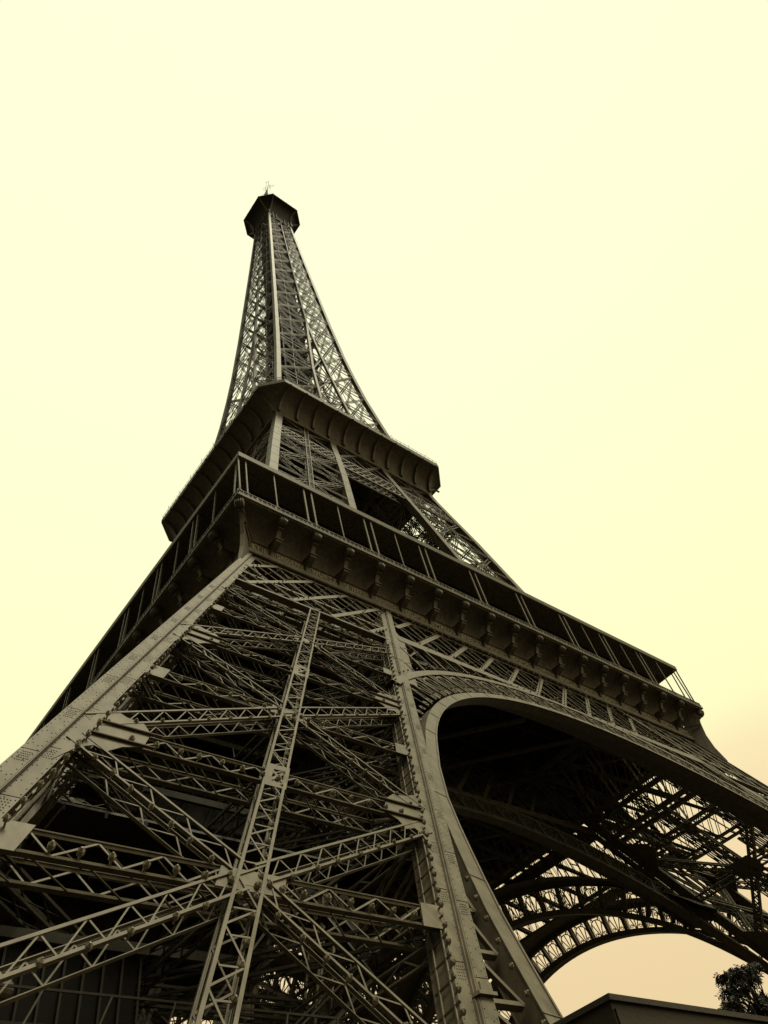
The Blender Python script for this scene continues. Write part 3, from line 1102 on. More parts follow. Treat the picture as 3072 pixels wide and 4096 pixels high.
cons = console_mesh().mesh("console", M_IRON)
cons_corner = console_mesh(1.414).mesh("console", M_IRON)
for k in range(4):
    a = k * math.pi / 2
    for j in range(-8, 9):
        o = link("console", cons, platform1, a)
        o.location = (math.cos(a) * j * CP, math.sin(a) * j * CP, 0)
    # corner console stands on the diagonal
    o = link("console", cons_corner, platform1, a - math.pi / 4)
    h = Vector((-34.75, -34.75, 0)); base = Vector((0, -34.75, 0)); base.rotate(Euler((0, 0, a - math.pi / 4)))
    cpos = h.copy(); cpos.rotate(Euler((0, 0, a)))
    o.location = cpos - base
    mbc = None

# names on the frieze of the near side
NAMES = ["PETIET", "DAGUERRE", "WURTZ", "LE VERRIER", "PERDONNET", "DELAMBRE", "MALUS", "BREGUET", "POLONCEAU", "DUMAS", "CLAPEYRON", "BORDA", "FOURIER", "BICHAT", "SAUVAGE", "PELOUZE", "CARNOT", "LAM\u00c9"]
edges = [-33.0] + [j * CP for j in range(-8, 9)] + [33.0]
dg = bpy.context.evaluated_depsgraph_get()
for j, nm in enumerate(NAMES):
    cu = bpy.data.curves.new("lettering", 'FONT')
    cu.body = nm
    cu.size = 0.80
    cu.extrude = 0.02
    cu.offset = 0.012
    cu.space_character = 1.12
    cu.align_x = 'CENTER'
    tmp = bpy.data.objects.new("lettering_curve", cu)
    COL.objects.link(tmp)
    bpy.context.view_layer.update()
    me = bpy.data.meshes.new_from_object(tmp.evaluated_get(bpy.context.evaluated_depsgraph_get()))
    bpy.data.objects.remove(tmp)
    wv = [v.co.x for v in me.vertices]
    width = max(wv) - min(wv)
    sx = min(1.0, 2.9 / width)
    o = bpy.data.objects.new("lettering", me)
    COL.objects.link(o)
    me.materials.clear(); me.materials.append(M_LETTER)
    o.parent = platform1
    o.rotation_euler = (math.pi / 2, 0, 0)
    o.scale = (sx, 1, 1)
    o.location = ((edges[j] + edges[j + 1]) / 2, -33.03, 53.80)
    o['label'] = "gilt name " + nm + " on the frieze"

# gallery: balustrade, posts, canopy, pavilion walls
mb = MB()
for k in range(4):
    c, s = math.cos(k * math.pi / 2), math.sin(k * math.pi / 2)
    R = lambda x, y, z: V(c * x - s * y, s * x + c * y, z)
    for z in (57.72, 58.18):
        mb.bar(R(-35.2, -35.2, z), R(35.2, -35.2, z), 0.12, 0.07, V(0, 0, 1))
    for q in range(142):
        x = -35.2 + 0.5 * q
        mb.bar(R(x, -35.2, 57.7), R(x, -35.2, 58.2), 0.09 if q % 4 else 0.22, 0.09, R(0, -1, 0))
        mb.bar(R(x, -35.2, 57.75), R(x + .25, -35.2, 58.0), 0.05, 0.05, R(0, -1, 0))
        mb.bar(R(x + .25, -35.2, 58.0), R(x + .5, -35.2, 57.75), 0.05, 0.05, R(0, -1, 0))
mb.build("balustrade", M_IRON, platform1)
def post_mesh(xs, w):
    mb = MB()
    for x in xs:
        mb.bar(V(x, -35.05, 57.66), V(x, -34.72, 64.0), w, w, V(0, -1, 0))
        mb.box((x - w * .8, -35.2, 57.66), (x + w * .8, -34.9, 58.4))
    return mb
pp = post_mesh((-0.46, 0.46), 0.19).mesh("post_pair", M_IRON)
ps = post_mesh((0.0,), 0.13).mesh("gallery_post", M_IRON)
for k in range(4):
    a = k * math.pi / 2
    for j in range(-4, 4):
        o = link("post_pair", pp, platform1, a)
        x = (j + 0.5) * 2 * CP - 0.35
        o.location = (math.cos(a) * x, math.sin(a) * x, 0)
    for x in (-30.9, -23.2, -15.6, 14.9, 22.6, 30.2):
        o = link("gallery_post", ps, platform1, a)
        o.location = (math.cos(a) * x, math.sin(a) * x, 0)
    for x in (-34.9, -34.1, 34.1):
        o = link("gallery_post", ps, platform1, a)
        o.location = (math.cos(a) * x, math.sin(a) * x, 0)
mb = MB()
square_sweep(mb, [(31.4, 0, 63.85), (34.9, 0, 63.95), (34.95, 0, 63.95), (35.0, 0, 64.0), (35.0, 0, 64.62), (34.9, 0, 64.66), (31.0, 0, 65.0), (29.5, 0, 65.1)])
mb.build("gallery_canopy", M_IRON, platform1)
mb = MB()
square_sweep(mb, [(31.9, 0, 57.66), (31.9, 0, 63.9)])
for k in range(4):
    c, s = math.cos(k * math.pi / 2), math.sin(k * math.pi / 2)
    R = lambda x, y, z: V(c * x - s * y, s * x + c * y, z)
    for z in np.arange(58.0, 63.8, 0.32):
        mb.bar(R(-31.95, -31.95, z), R(31.95, -31.95, z), 0.06, 0.07, V(0, 0, 1))
    for q in range(10):
        x = -31.9 + 7.088 * q
        mb.bar(R(x, -31.98, 57.66), R(x, -31.98, 63.9), 0.2, 0.12, R(0, -1, 0))
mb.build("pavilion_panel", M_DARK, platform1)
mb = MB()
for k in range(4):
    c, s = math.cos(k * math.pi / 2), math.sin(k * math.pi / 2)
    R = lambda x, y, z: V(c * x - s * y, s * x + c * y, z)
    for y in np.arange(-34.7, -32, 0.3):
        mb.bar(R(y, y, 63.90 - (y + 34.9) * 0.02), R(-y, y, 63.90 - (y + 34.9) * 0.02), 0.05, 0.05, V(0, 0, 1))
mb.build("canopy_slats", M_DARK, platform1)

# ================================================================== middle piers (between the platforms)
def col_pts(sx, sy, z, w, dep):
    """ring of a column section at one of the four corners of the pier (sx, sy in 0,1)"""
    o, i = O(z), I(z)
    x = -o if sx == 0 else -i - w
    y = -o if sy == 0 else -i - w
    return [V(x, y, z), V(x + w, y, z), V(x + w, y + w, z), V(x, y + w, z)]

def upper_columns(zs, wa, wb, corners=((0, 0), (1, 0), (0, 1), (1, 1)), thin=1.0):
    mb = MB()
    for (sx, sy) in corners:
        rows = []
        for z in zs:
            f = (z - zs[0]) / (zs[-1] - zs[0])
            w = wa + (wb - wa) * f
            if (sx, sy) != (0, 0): w *= thin
            rows.append(col_pts(sx, sy, z, w, w))
        mb.grid(rows, closed=True)
        mb.poly(rows[0]); mb.poly(rows[-1])
        # cover plate joints
        for z in np.arange(zs[0] + 2, zs[-1], 3.4 if zs[0] < 100 else 5.0):
            f = (z - zs[0]) / (zs[-1] - zs[0]); w = wa + (wb - wa) * f
            if (sx, sy) != (0, 0): w *= thin
            r0 = col_pts(sx, sy, z, w, w); r1 = col_pts(sx, sy, z + 0.06, w, w)
            cc = sum(r0) / 4
            ex = lambda r: [p + (p - sum(r) / 4) * 0.03 for p in r]
            mb.hexa(ex(r0), ex(r1))
    return mb

def FM(face, f, d, z):
    o, i = O(z), I(z)
    W = o - i
    s, t = {'front': (f * W, d), 'left': (d, f * W), 'back': (f * W, W - d), 'right': (W - d, f * W)}[face]
    return V(-o + s, -o + t, z)

MIDN = [57.5, 70.5, 81.3, 91.9, 101.7]
def mid_face(face):
    mb = MB()
    n = FN(face, 90)
    g = dict(c=0.10, l=0.055, rich=False)
    girder(mb, FM(face, .5, .5, 57.5), FM(face, .5, .5, 112.3), n, 0.8, 0.6, 60, 'X', sides=False, **g)
    for za, zb in zip(MIDN[:-1], MIDN[1:]):
        zc = (za + zb) / 2
        Q = lambda f, z: FM(face, f, .5, z)
        for (f0, z0, f1, z1) in ((.08, za, .92, zb), (.08, zb, .92, za)):
            girder(mb, Q(f0, z0), Q(f1, z1), n, 0.66, 0.6, 14, 'Z', sides=False, back=False, **g)
        girder(mb, Q(.06, zb), Q(.94, zb), n, 0.66, 0.9, 12, 'Z', sides=False, **g)
        girder(mb, Q(.06, zc), Q(.94, zc), n, 0.5, 0.7, 14, 'Z', sides=False, **g)
        W = O(zc) - I(zc)
        mb.plate([FM(face, .5 + dx / W, .15, zc + dz) for dx, dz in ((-.8, -.5), (.8, -.5), (.8, .5), (-.8, .5))], n, .04)
    # belt truss and the X above it
    band(mb, lambda f, z, d: FM(face, f, d, z), n, 0.05, .95, 5)
    Q = lambda f, z: FM(face, f, .5, z)
    girder(mb, Q(.08, 106.6), Q(.92, 112.3), n, 0.55, 0.5, 12, 'Z', sides=False, **g)
    girder(mb, Q(.08, 112.3), Q(.92, 106.6), n, 0.55, 0.5, 12, 'Z', sides=False, **g)
    return mb

def band(mb, Q, n, f0, f1, nb):
    for d in (0.2, 1.4):
        for z, w in ((101.9, .35), (103.2, .18), (106.2, .35)):
            mb.bar(Q(f0, z, d), Q(f1, z, d), w, 0.08, n)
        for k in range(nb * 2):
            a = f0 + (f1 - f0) * k / (nb * 2); b = f0 + (f1 - f0) * (k + 1) / (nb * 2)
            b2 = min(f1, f0 + (f1 - f0) * (k + 2) / (nb * 2))
            mb.bar(Q(a, 103.2, d) + n * .05, Q(b2, 106.2, d) + n * .05, 0.13, 0.04, n)
            mb.bar(Q(b2, 103.2, d), Q(a, 106.2, d), 0.13, 0.04, n)
            mb.bar(Q(a, 102, d), Q(b, 103.2, d), 0.3, 0.04, n)
        mb.bar(Q(f0, 101.9, d) + V(0, 0, -.2), Q(f1, 101.9, d) + V(0, 0, -.2), 0.25, 0.3, V(0, 0, 1))

mid0 = upper_columns([57.5, 70, 83, 90, 97, 104, 110, 112.6], 1.35, 1.25, thin=0.95).build("upper_pier", M_IRON, tower)
for fc in ('front', 'left', 'back', 'right'):
    mid_face(fc).build("face_bracing", M_IRON, mid0)
mb = MB()
for z in MIDN[1:]:
    for (a, b) in (((.1, .1), (.9, .9)), ((.9, .1), (.1, .9))):
        W = O(z) - I(z)
        girder(mb, FM('front', a[0], a[1] * W, z), FM('front', b[0], b[1] * W, z), V(0, 0, 1), .5, .5, 14, 'X', c=.1, l=.08, rich=False, sides=False)
for f in (.3, .42, .58, .7):
    girder(mb, FM('front', f, 5, 58), FM('front', f, 4.5, 112), V(0, -1, .2), .4, 1.0, 40, 'X', c=.12, l=.08, rich=False, sides=False)
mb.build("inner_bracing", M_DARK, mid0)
for k in (1, 2, 3):
    copy_tree(mid0, tower, k * math.pi / 2)
for z_ in (69.5, 80.5, 91.0, 101.0):  # floors added to darken the inside of this upper pier
    W_ = O(z_) - I(z_)
    mb = MB()
    mb.hexa([FM('front', f_, d_, z_) for f_, d_ in ((.1, 1.8), (.9, 1.8), (.9, W_ - 1.2), (.1, W_ - 1.2))],
            [FM('front', f_, d_, z_ + .12) for f_, d_ in ((.1, 1.8), (.9, 1.8), (.9, W_ - 1.2), (.1, W_ - 1.2))])
    mb.build("blocker_floor", M_DARK, mid0)
# belt between the piers
mb = MB()
def QB(f, z, d):
    i = I(z)
    return V(-i + 2 * i * f, -O(z) + d, z)
nB = nrm(V(0, -1, .236))
band(mb, QB, nB, 0.0, 1.0, 5)
for (a, b) in ((0.02, .5), (.5, .98)):
    girder(mb, QB(a, 106.6, .4), QB(b, 112.3, .4), nB, .45, .5, 10, 'Z', c=.1, l=.07, rich=False, sides=False)
    girder(mb, QB(a, 112.3, .4), QB(b, 106.6, .4), nB, .45, .5, 10, 'Z', c=.1, l=.07, rich=False, sides=False)
belt0 = mb.build("belt_truss", M_IRON, tower)
for k in (1, 2, 3):
    copy_tree(belt0, tower, k * math.pi / 2)

# ================================================================== second platform
mb = MB()
prof2 = [(16.0, 0.002, 112.1), (17.05, 0.002, 112.1), (17.1, 0.002, 112.2), (17.1, 0.002, 112.7), (16.95, 0.002, 112.8)]
for t in np.linspace(0, 1, 11):
    a = t * math.pi / 2
    h = 16.95 + 3.35 * (1 - math.cos(a)) ** 0.9
    z = 112.8 + 4.2 * math.sin(a) ** 0.95
    prof2.append((h, 0.002 + 3.25 * t ** 1.2, z))
prof2 += [(20.45, 3.27, 117.05), (20.48, 3.27, 117.15), (20.48, 3.27, 118.0), (20.2, 3.2, 118.05), (12.0, 1.0, 118.05), (0.5, 0.1, 118.05)]
square_sweep(mb, prof2)
platform2 = mb.build("second_platform", M_IRON, tower)
mb = MB()
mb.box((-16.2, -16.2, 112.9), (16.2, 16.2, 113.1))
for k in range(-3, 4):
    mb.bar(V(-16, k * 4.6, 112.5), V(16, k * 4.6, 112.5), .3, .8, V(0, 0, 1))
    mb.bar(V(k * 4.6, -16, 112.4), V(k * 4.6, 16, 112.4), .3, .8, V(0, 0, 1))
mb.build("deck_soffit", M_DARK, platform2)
def cove_rib(dx=0.0):
    """curved rib under the cove at x=0; dx skews it along the front"""
    mb = MB()
    rows = []
    for t in np.linspace(0, 1, 11):
        a = t * math.pi / 2
        h = 16.95 + 3.35 * (1 - math.cos(a)) ** 0.9 + 0.5
        z = 112.8 + 4.2 * math.sin(a) ** 0.95 - 0.4 * t
        rows.append([V(-.2 + dx * t, -h, z), V(.2 + dx * t, -h, z), V(.2 + dx * t, -h + .8, z + .08), V(-.2 + dx * t, -h + .8, z + .08)])
    mb.grid(rows, closed=True)
    mb.poly(rows[0]); mb.poly(rows[-1])
    return mb
rib_mesh = cove_rib().mesh("cove_rib", M_IRON)
rib_l = cove_rib(-0.35).mesh("cove_rib", M_IRON)
rib_r = cove_rib(0.35).mesh("cove_rib", M_IRON)
for k in range(4):
    a = k * math.pi / 2
    for j in range(-4, 5):
        o = link("cove_rib", rib_mesh, platform2, a)
        o.location = (math.cos(a) * j * 3.25, math.sin(a) * j * 3.25, 0)
    for x, m_ in ((-16.55, rib_r), (16.55, rib_l)):
        o = link("cove_rib", m_, platform2, a)
        o.location = (math.cos(a) * x, math.sin(a) * x, 0)
mb = MB()
for k in range(4):
    c, s = math.cos(k * math.pi / 2), math.sin(k * math.pi / 2)
    R = lambda x, y, z: V(c * x - s * y, s * x + c * y, z)
    for z in (118.5, 119.1):
        mb.bar(R(-17.2, -20.3, z), R(17.2, -20.3, z), .05, .05, V(0, 0, 1))
    for q in range(36):
        x = -17.2 + q * 0.983
        mb.bar(R(x, -20.3, 118), R(x, -20.3, 119.1), .04, .04, V(1, 0, 0))
    for z in (118.5, 119.1):
        mb.bar(R(17.2, -20.3, z), R(20.3, -17.2, z), .07, .07, V(0, 0, 1))
    for q in range(8):
        x = -15 + q * 4.2
        mb.bar(R(x, -20.3, 119.1), R(x + .3, -20.5, 119.6), .05, .05, V(1, 0, 0))
mb.build("railing", M_IRON, platform2)

# ================================================================== upper shaft
ZR = [118.0, 128.4, 139.2, 149.8, 160.3, 170.4, 180.0, 189.6, 198.9, 207.9, 216.7, 225.2, 233.4, 241.1, 248.4, 255.4, 262.0, 268.2]
shaft = upper_columns(ZR, 1.05, 0.72, corners=((0, 0),)).build("shaft", M_IRON, tower)
def inner_cols():
    mb = MB()
    for (sx, sy) in ((1, 0), (0, 1)):
        rows = []
        for z in [118, 128.4, 139.2, 149.8, 160.3, 170.4, 180.0] + ZR[7:]:
            w = 0.62 - 0.14 * (z - 118) / 150
            o, i = O(z), I(z)
            if i <= 0.05:
                x0 = -w / 2
            else:
                x0 = -i - w * .5
            if sx:
                r = [V(x0, -o, z), V(x0 + w, -o, z), V(x0 + w, -o + w, z), V(x0, -o + w, z)]
            else:
                r = [V(-o, x0, z), V(-o + w, x0, z), V(-o + w, x0 + w, z), V(-o, x0 + w, z)]
            rows.append(r)
        mb.grid(rows, closed=True)
    return mb
inner_cols().build("inner_column", M_IRON, shaft)
def shaft_face(face):
    mb = MB()
    g = dict(rich=False)
    for za, zb in zip(ZR[:-1], ZR[1:]):
        n = FN(face if face in ('front', 'left') else face, (za + zb) / 2)
        if face in ('back', 'right') and za > 178: continue
        Q = lambda f, z, d=.35: FM(face, f, d, z)
        H = zb - za
        girder(mb, Q(.0, zb), Q(1.0, zb), n, .40, .5, 7, 'Z', c=.10, l=.06, sides=False, **g)
        for (f0, z0, f1, z1) in ((.05, za, .95, zb), (.05, zb, .95, za)):
            girder(mb, Q(f0, z0), Q(f1, z1), n, .40, .30, 1, '', c=.075, l=.05, sides=False, back=False, **g)
        # secondary bracing
        zc = (za + zb) / 2
        mb.bar(Q(.5, za, .5), Q(.5, zb, .5), .10, .10, n)
    return mb
for fc in ('front', 'left', 'back', 'right'):
    shaft_face(fc).build("face_bracing", M_IRON, shaft)
# rungs between the inner columns below the junction
mb = MB()
for z in ZR[1:6]:
    i = I(z)
    girder(mb, V(-i, -O(z) + .4, z), V(i, -O(z) + .4, z), V(0, -1, .1), .45, .5, 6, 'X', c=.12, l=.08, rich=False, sides=False)
for za, zb in zip(ZR[:4], ZR[1:5]):
    mb.bar(V(-I(za), -O(za) + .4, za), V(I(zb), -O(zb) + .4, zb), .2, .2, V(0, -1, 0))
    mb.bar(V(I(za), -O(za) + .45, za), V(-I(zb), -O(zb) + .45, zb), .2, .2, V(0, -1, 0))
for sg in (-1, 1):
    for za, zb in zip(ZR[:5], ZR[1:6]):
        mb.bar(V(sg * I(za), -O(za) + .4, za), V(sg * I(zb), -O(zb) + .4, zb), .12, .12, V(0, -1, 0))
mb.build("link_bracing", M_IRON, shaft)
for k in (1, 2, 3):
    copy_tree(shaft, tower, k * math.pi / 2)
# lift shafts and stairs in the middle
mb = MB()
for z0 in np.arange(118, 268, 3.0):
    h = 3.4 if z0 < 200 else 2.9
    h = min(h, O(z0) - 1.2)
    for k in range(4):
        c, s = math.cos(k * math.pi / 2), math.sin(k * math.pi / 2)
        R = lambda x, y, z: V(c * x - s * y, s * x + c * y, z)
        mb.bar(R(-h, -h, z0), R(-h, -h, z0 + 3), .3, .3, V(0, 1, 0))
        mb.bar(R(0, -h, z0), R(0, -h, z0 + 3), .25, .25, V(0, 1, 0))
        mb.bar(R(-h, -h, z0), R(h, -h, z0), .22, .3, V(0, 0, 1))
        mb.bar(R(-h, -h, z0), R(0, -h, z0 + 3), .16, .16, R(0, -1, 0))
        mb.bar(R(h, -h, z0), R(0, -h, z0 + 3), .16, .16, R(0, -1, 0))
        mb.bar(R(-h * .6, -h * .5, z0 + 1.5), R(h * .6, -h * .5, z0), .5, .12, V(0, 0, 1))
    mb.bar(V(-h, -h, z0), V(h, h, z0), .2, .25, V(0, 0, 1))
    mb.bar(V(-h, h, z0), V(h, -h, z0), .2, .25, V(0, 0, 1))
for zz in (196.5,):
    mb.box((-4.2, -4.2, zz), (4.2, 4.2, zz + .4))
for z in ZR[6:]:
    o = O(z)
    for q in range(5):
        f = -1 + 2 * q / 4
        mb.bar(V(-o + .4, f * (o - .5), z), V(o - .4, f * (o - .5), z), .18, .25, V(0, 0, 1))
        mb.bar(V(f * (o - .5), -o + .4, z), V(f * (o - .5), o - .4, z), .18, .25, V(0, 0, 1))
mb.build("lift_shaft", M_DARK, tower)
mb = MB()
rows = []
for z in (118.2, 160, 200, 235, 266):
    h = min(3.1, O(z) - 1.5)
    rows.append([V(-h, -h, z), V(h, -h, z), V(h, h, z), V(-h, h, z)])
mb.grid(rows, closed=True)
mb.build("shade_core", M_SHADE, tower)  # opaque core added so the middle of the spire stays dark

# ================================================================== summit
mb = MB()
prof3 = [(4.45, .002, 266.5), (4.5, .002, 268.0)]
for t in np.linspace(0, 1, 9):
    a = t * math.pi / 2
    prof3.append((4.55 + 3.6 * (1 - math.cos(a)), .002 + 3.5 * t, 268.0 + 7.6 * math.sin(a)))
prof3 += [(8.37, 3.66, 275.7), (8.37, 3.66, 276.45), (6.2, 2.6, 276.5), (6.1, 2.5, 279.0), (5.6, 2.3, 279.4), (5.0, 2.0, 279.8), (3.2, .9, 280.2)]
square_sweep(mb, prof3)
summit = mb.build("summit_cabin", M_DARK, tower)
mb = MB()
for k in range(4):
    c, s = math.cos(k * math.pi / 2), math.sin(k * math.pi / 2)
    R = lambda x, y, z: V(c * x - s * y, s * x + c * y, z)
    for sgn in (-1, 1):
        prev = None
        for t in np.linspace(0, 1, 10):
            a = t * math.pi / 2
            h = 4.6 + 3.65 * (1 - math.cos(a))
            ch = 3.5 * t
            z = 267.9 + 7.65 * math.sin(a)
            p = R(sgn * (h - ch), -h - .08, z)
            if prev is not None:
                mb.bar(prev, p, .42, .5, R(0, -1, 0))
            prev = p
    mb.bar(R(-8.4 + 3.66, -8.43, 275.9), R(8.4 - 3.66, -8.43, 275.9), .3, .14, R(0, -1, 0))
    mb.bar(R(8.4 - 3.66, -8.43, 275.9), R(8.43, -8.4 + 3.66, 275.9), .3, .14, V(0, 0, 1))
    for x in (-3, -1.6, 1.6, 3):
        mb.bar(R(x, -4.75, 266.9), R(x, -4.9, 269.6), .3, .2, R(0, -1, 0))
mb.build("summit_bracket", M_IRON, summit)
mb = MB()
for k in range(4):
    c, s = math.cos(k * math.pi / 2), math.sin(k * math.pi / 2)
    R = lambda x, y, z: V(c * x - s * y, s * x + c * y, z)
    for q in range(16):
        x = -4.6 + 9.2 * q / 15
        mb.bar(R(x, -8.25, 276.4), R(x, -8.2, 277.4), .06, .06, V(1, 0, 0))
    for q in range(6):
        x = -4.4 + 8.8 * q / 5
        mb.bar(R(x, -8.1, 276.4), R(x, -8.2, 277.3 + .3 * (q % 2)), .2, .2, V(1, 0, 0))
mb.build("summit_mesh", M_DARK, summit)
mb = MB()
rows = []
for h, z in ((2.9, 280), (2.7, 288), (2.3, 292), (2.0, 301), (1.6, 305), (1.25, 309), (.7, 312), (.3, 315)):
    rows.append([V(-h, -h, z), V(h, -h, z), V(h, h, z), V(-h, h, z)])
mb.grid(rows, closed=True); mb.poly(rows[-1])
mb.build("cupola", M_DARK, summit)
mb = MB()
for (x, y, z0, z1) in ((-.25, .25, 312, 323), (.25, -.25, 312, 324.6), (.55, -.55, 306, 320), (-.7, .7, 309, 318.5)):
    mb.bar(V(x, y, z0), V(x, y, z1), .14, .14, V(1, 0, 0))
dd = nrm(V(1, -1, 0))
for (z, a, b) in ((316.5, 0, 2.2), (318, 0, 2.4), (316, -2.0, 0), (313.5, -1.9, 0), (323.3, -.8, 0), (324.2, .0, .7), (309, -2.6, -1.0)):
    mb.bar(dd * a + V(0, 0, z), dd * b + V(0, 0, z), .07, .07, V(0, 0, 1))
    e = dd * (b if abs(b) > abs(a) else a) + V(0, 0, z)
    mb.bar(e + V(0, 0, -.7), e + V(0, 0, .7), .07, .07, V(1, 0, 0))
mb.build("antenna_mast", M_DARK, summit)

# ================================================================== lift cabin inside the near pier
lift = thing("lift_cabin", "dark glazed lift cabin standing behind the lowest braces of the nearest pier", "lift", tuple(FL('front', 6.0, 6.2, 8.1)))
mb = MB()
mb.box((-2.3, -1.4, 0), (2.3, 1.4, 0.25)); mb.box((-2.4, -1.5, 2.75), (2.4, 1.5, 3.0))
for x in np.linspace(-2.25, 2.25, 10):
    for y in (-1.35, 1.35):
        mb.box((x - .03, y - .03, .25), (x + .03, y + .03, 2.75))
mb.box((-2.3, -1.42, 0.9), (2.3, -1.36, 1.0))
mb.build("cabin_frame", M_DARK, lift)
mb = MB(); mb.box((-2.2, -1.30, .25), (2.2, -1.26, 2.74)); mb.build("window_glass", M_GLASS, lift)
mb = MB()
rows = [[V(.22 * math.sin(a) * math.cos(b), .22 * math.sin(a) * math.sin(b), .22 * math.cos(a)) + V(-1.2, -1.75, 1.5) for b in np.linspace(0, 2 * math.pi, 12, endpoint=False)] for a in np.linspace(.05, math.pi - .05, 8)]
mb.grid(rows, closed=True); mb.build("globe_lamp", M_LAMP, lift)

# ================================================================== kiosk, tree, ground
kiosk = thing("kiosk", "dark flat-roofed ticket kiosk whose roof corner juts into the bottom right", "kiosk", (-52.47, -68.58, 0))
mb = MB()
mb.box((0, 0, 3.04), (7.5, 5.5, 3.21))
mb.box((-0.03, -0.03, 3.21), (7.53, 5.53, 3.245))
mb.box((0.25, 0.25, 2.86), (7.25, 5.25, 3.04))
kr = mb.build("roof", M_ROOF, kiosk)
for lo, hi in (((0.018, -0.012, 3.02), (0.032, 0.0, 3.17)), ((2.4, -0.012, 3.02), (2.41, 0.0, 3.17)), ((-0.012, 1.9, 3.02), (0.0, 1.91, 3.17))):
    mb = MB(); mb.box(lo, hi); mb.build("seam", M_RIVET, kr)
mb = MB(); mb.box((0.9, 0.9, 0), (6.6, 4.6, 2.86)); mb.build("wall", M_ROOF, kiosk)
mb = MB(); mb.box((1.3, 0.86, 1.0), (4.0, 0.9, 2.3)); mb.build("ticket_window", M_GLASS, kiosk)
mb = MB(); mb.box((4.6, 0.86, 0.02), (5.6, 0.9, 2.2)); mb.build("door", M_DARK, kiosk)

TR = V(-29.95, -58.31, 0)
tree = thing("tree", "leafy tree with drooping sprays of dark foliage beyond the kiosk roof", "tree", tuple(TR))
rnd = random.Random(11)
mb = MB()
def limb(mb, p, q, r0, r1, seg=5, bend=0.25):
    p = np.asarray(p, float); q = np.asarray(q, float)
    off = V(rnd.uniform(-bend, bend), rnd.uniform(-bend, bend), 0)
    pts = [p + (q - p) * t + off * math.sin(math.pi * t) for t in np.linspace(0, 1, seg + 1)]
    rows = []
    for k, c in enumerate(pts):
        d = nrm(pts[min(k + 1, seg)] - pts[max(k - 1, 0)])
        u = nrm(np.cross(d, (.3, .8, .1))); v = np.cross(d, u)
        r = r0 + (r1 - r0) * k / seg
        rows.append([c + (u * math.cos(a) + v * math.sin(a)) * r for a in np.linspace(0, 2 * math.pi, 7, endpoint=False)])
    mb.grid(rows, closed=True)
    return pts
clumps = []
limb(mb, (0, 0, 0), (0.1, 0, 3.2), .24, .19)
limb(mb, (0.1, 0, 3.2), (.1, .1, 6.4), .19, .12)
limb(mb, (.1, .1, 6.4), (-.1, .3, 8.4), .12, .06)
limb(mb, (-.1, .3, 8.4), (.0, .35, 9.5), .06, .02)
limb(mb, (-.1, .3, 8.2), (-.1, .9, 9.5), .06, .02)
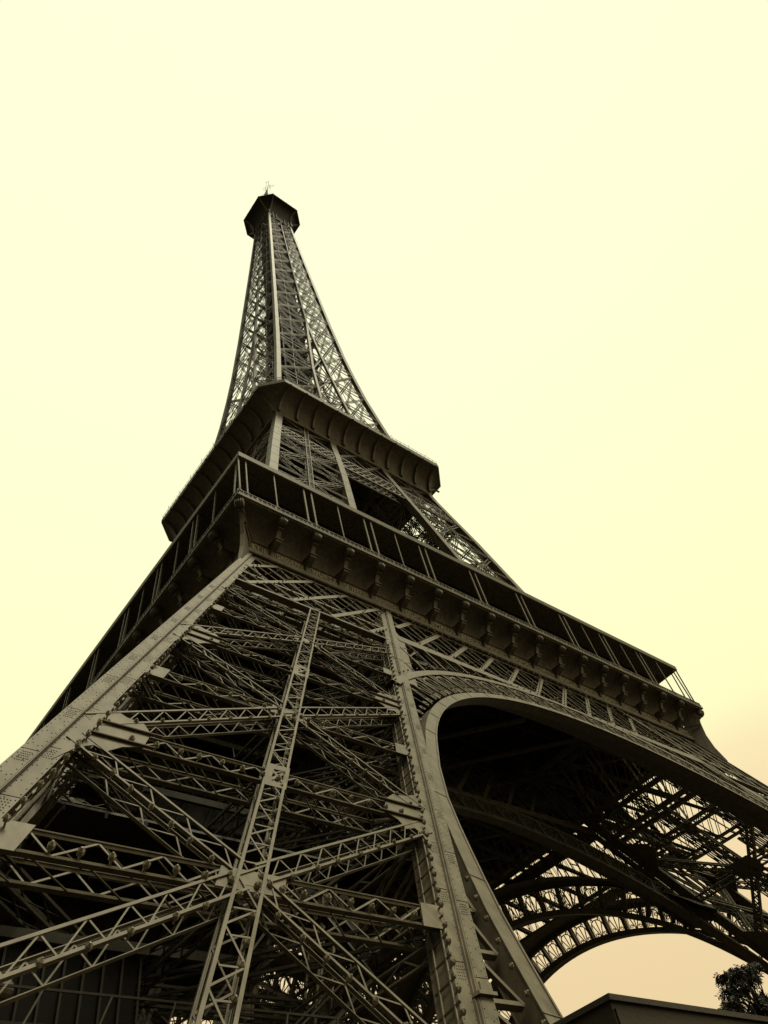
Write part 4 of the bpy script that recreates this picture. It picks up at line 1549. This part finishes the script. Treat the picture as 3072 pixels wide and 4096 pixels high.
# clumps of the ragged crown: x, y, z, radius
CL = [(0.19, 1.34, 9.98, 0.19), (0.29, 1.13, 10.0, 0.21), (-0.98, 0.22, 9.58, 0.23), (-0.88, 0.14, 9.67, 0.16), (0.33, 0.64, 9.92, 0.19), (0.11, 0.69, 9.76, 0.21), (0.2, 0.25, 9.91, 0.15), (-0.29, -0.16, 9.69, 0.19), (0.1, 0.21, 9.69, 0.21), (0.05, 0.32, 9.54, 0.21), (-0.07, 0.44, 9.39, 0.17), (-0.82, 0.28, 9.11, 0.15), (-0.47, 0.64, 9.5, 0.19), (-0.64, 0.83, 9.33, 0.19), (-0.2, 1.22, 9.37, 0.17), (0.32, 1.26, 9.5, 0.15), (0.16, 1.38, 9.2, 0.23), (-0.56, 1.23, 8.94, 0.21), (-0.59, 0.92, 8.76, 0.27), (-1.05, 1.11, 8.72, 0.19), (-1.15, 0.44, 8.41, 0.27), (-1.19, 0.49, 8.91, 0.17), (-0.17, 0.21, 8.93, 0.21), (-0.35, -0.02, 8.73, 0.25), (-0.42, 0.37, 8.72, 0.21), (0.44, 0.65, 8.74, 0.29), (-0.02, 0.14, 8.6, 0.29), (0.1, 0.03, 8.82, 0.21), (-0.34, -0.36, 8.46, 0.37), (-0.55, -0.77, 8.58, 0.32), (-0.31, -0.07, 8.19, 0.42), (-0.35, -0.75, 8.19, 0.42), (0.12, -0.19, 7.94, 0.63), (0.53, 0.88, 8.33, 0.53), (-0.27, 1.18, 8.38, 0.47), (-0.08, -1.13, 7.94, 0.63), (0.89, -0.24, 7.78, 0.74),
      (1.3, .6, 7.6, .6), (1.6, -.9, 7.3, .6), (.6, -1.7, 7.4, .6), (-1.2, -.9, 7.4, .6), (-1.5, .9, 7.2, .6), (.2, 1.8, 7.3, .6), (1.9, .3, 6.7, .6), (.9, 1.9, 6.6, .6), (-.7, -2.0, 6.7, .6), (-1.9, -.2, 6.5, .6), (1.6, -1.8, 6.4, .6), (-1.2, 1.8, 6.3, .6)]
for i, (x, y, z, r) in enumerate(CL):
    st = V(-.05, .25, min(9.0, max(4.5, z - 1.4))) + V(rnd.uniform(-.08, .08), rnd.uniform(-.08, .08), 0)
    limb(mb, st, (x, y, z - r * .4), .035, .010, 5, .22)
    clumps.append((V(x, y, z), r * (.82 if r < .45 else .9)))
mb.build("trunk", M_BARK, tree)
mb = MB()
for c, r in clumps:
    for s in range(int(30 * (r / .2) ** 1.6) if r < .45 else int(260 * r)):
        d = nrm(V(rnd.gauss(0, 1), rnd.gauss(0, 1), rnd.gauss(0, .8)))
        p = c + d * r * rnd.random() ** .6 * V(1, 1, .7)
        # a drooping spray: a curved stem with paired leaflets
        ax = nrm(V(d[0] * .7 + rnd.uniform(-.3, .3), d[1] * .7 + rnd.uniform(-.3, .3), -rnd.uniform(.1, .9)))
        sd_ = nrm(np.cross(ax, (rnd.uniform(-1, 1), rnd.uniform(-1, 1), .2)))
        L = rnd.uniform(.16, .34)
        for k in range(5):
            bpt = p + ax * L * k / 5 - V(0, 0, .10 * (k / 5) ** 2)
            for sg in (-1, 1):
                l_ = rnd.uniform(.09, .16); w_ = l_ * .2
                dr = nrm(sd_ * sg + ax * .8 - V(0, 0, .35))
                nn = nrm(np.cross(dr, ax) + V(rnd.uniform(-.5, .5), rnd.uniform(-.5, .5), rnd.uniform(-.5, .5)))
                wv = np.cross(dr, nn)
                mb.poly([bpt, bpt + dr * l_ * .5 + wv * w_, bpt + dr * l_, bpt + dr * l_ * .5 - wv * w_])
mb.build("crown", M_LEAF, tree)

mb = MB()
S = 3000.0
mb.grid([[V(x, y, 0) for x in np.linspace(-S, S, 9)] for y in np.linspace(-S, S, 9)])
g = mb.build("ground", M_GROUND)
g['kind'] = "structure"
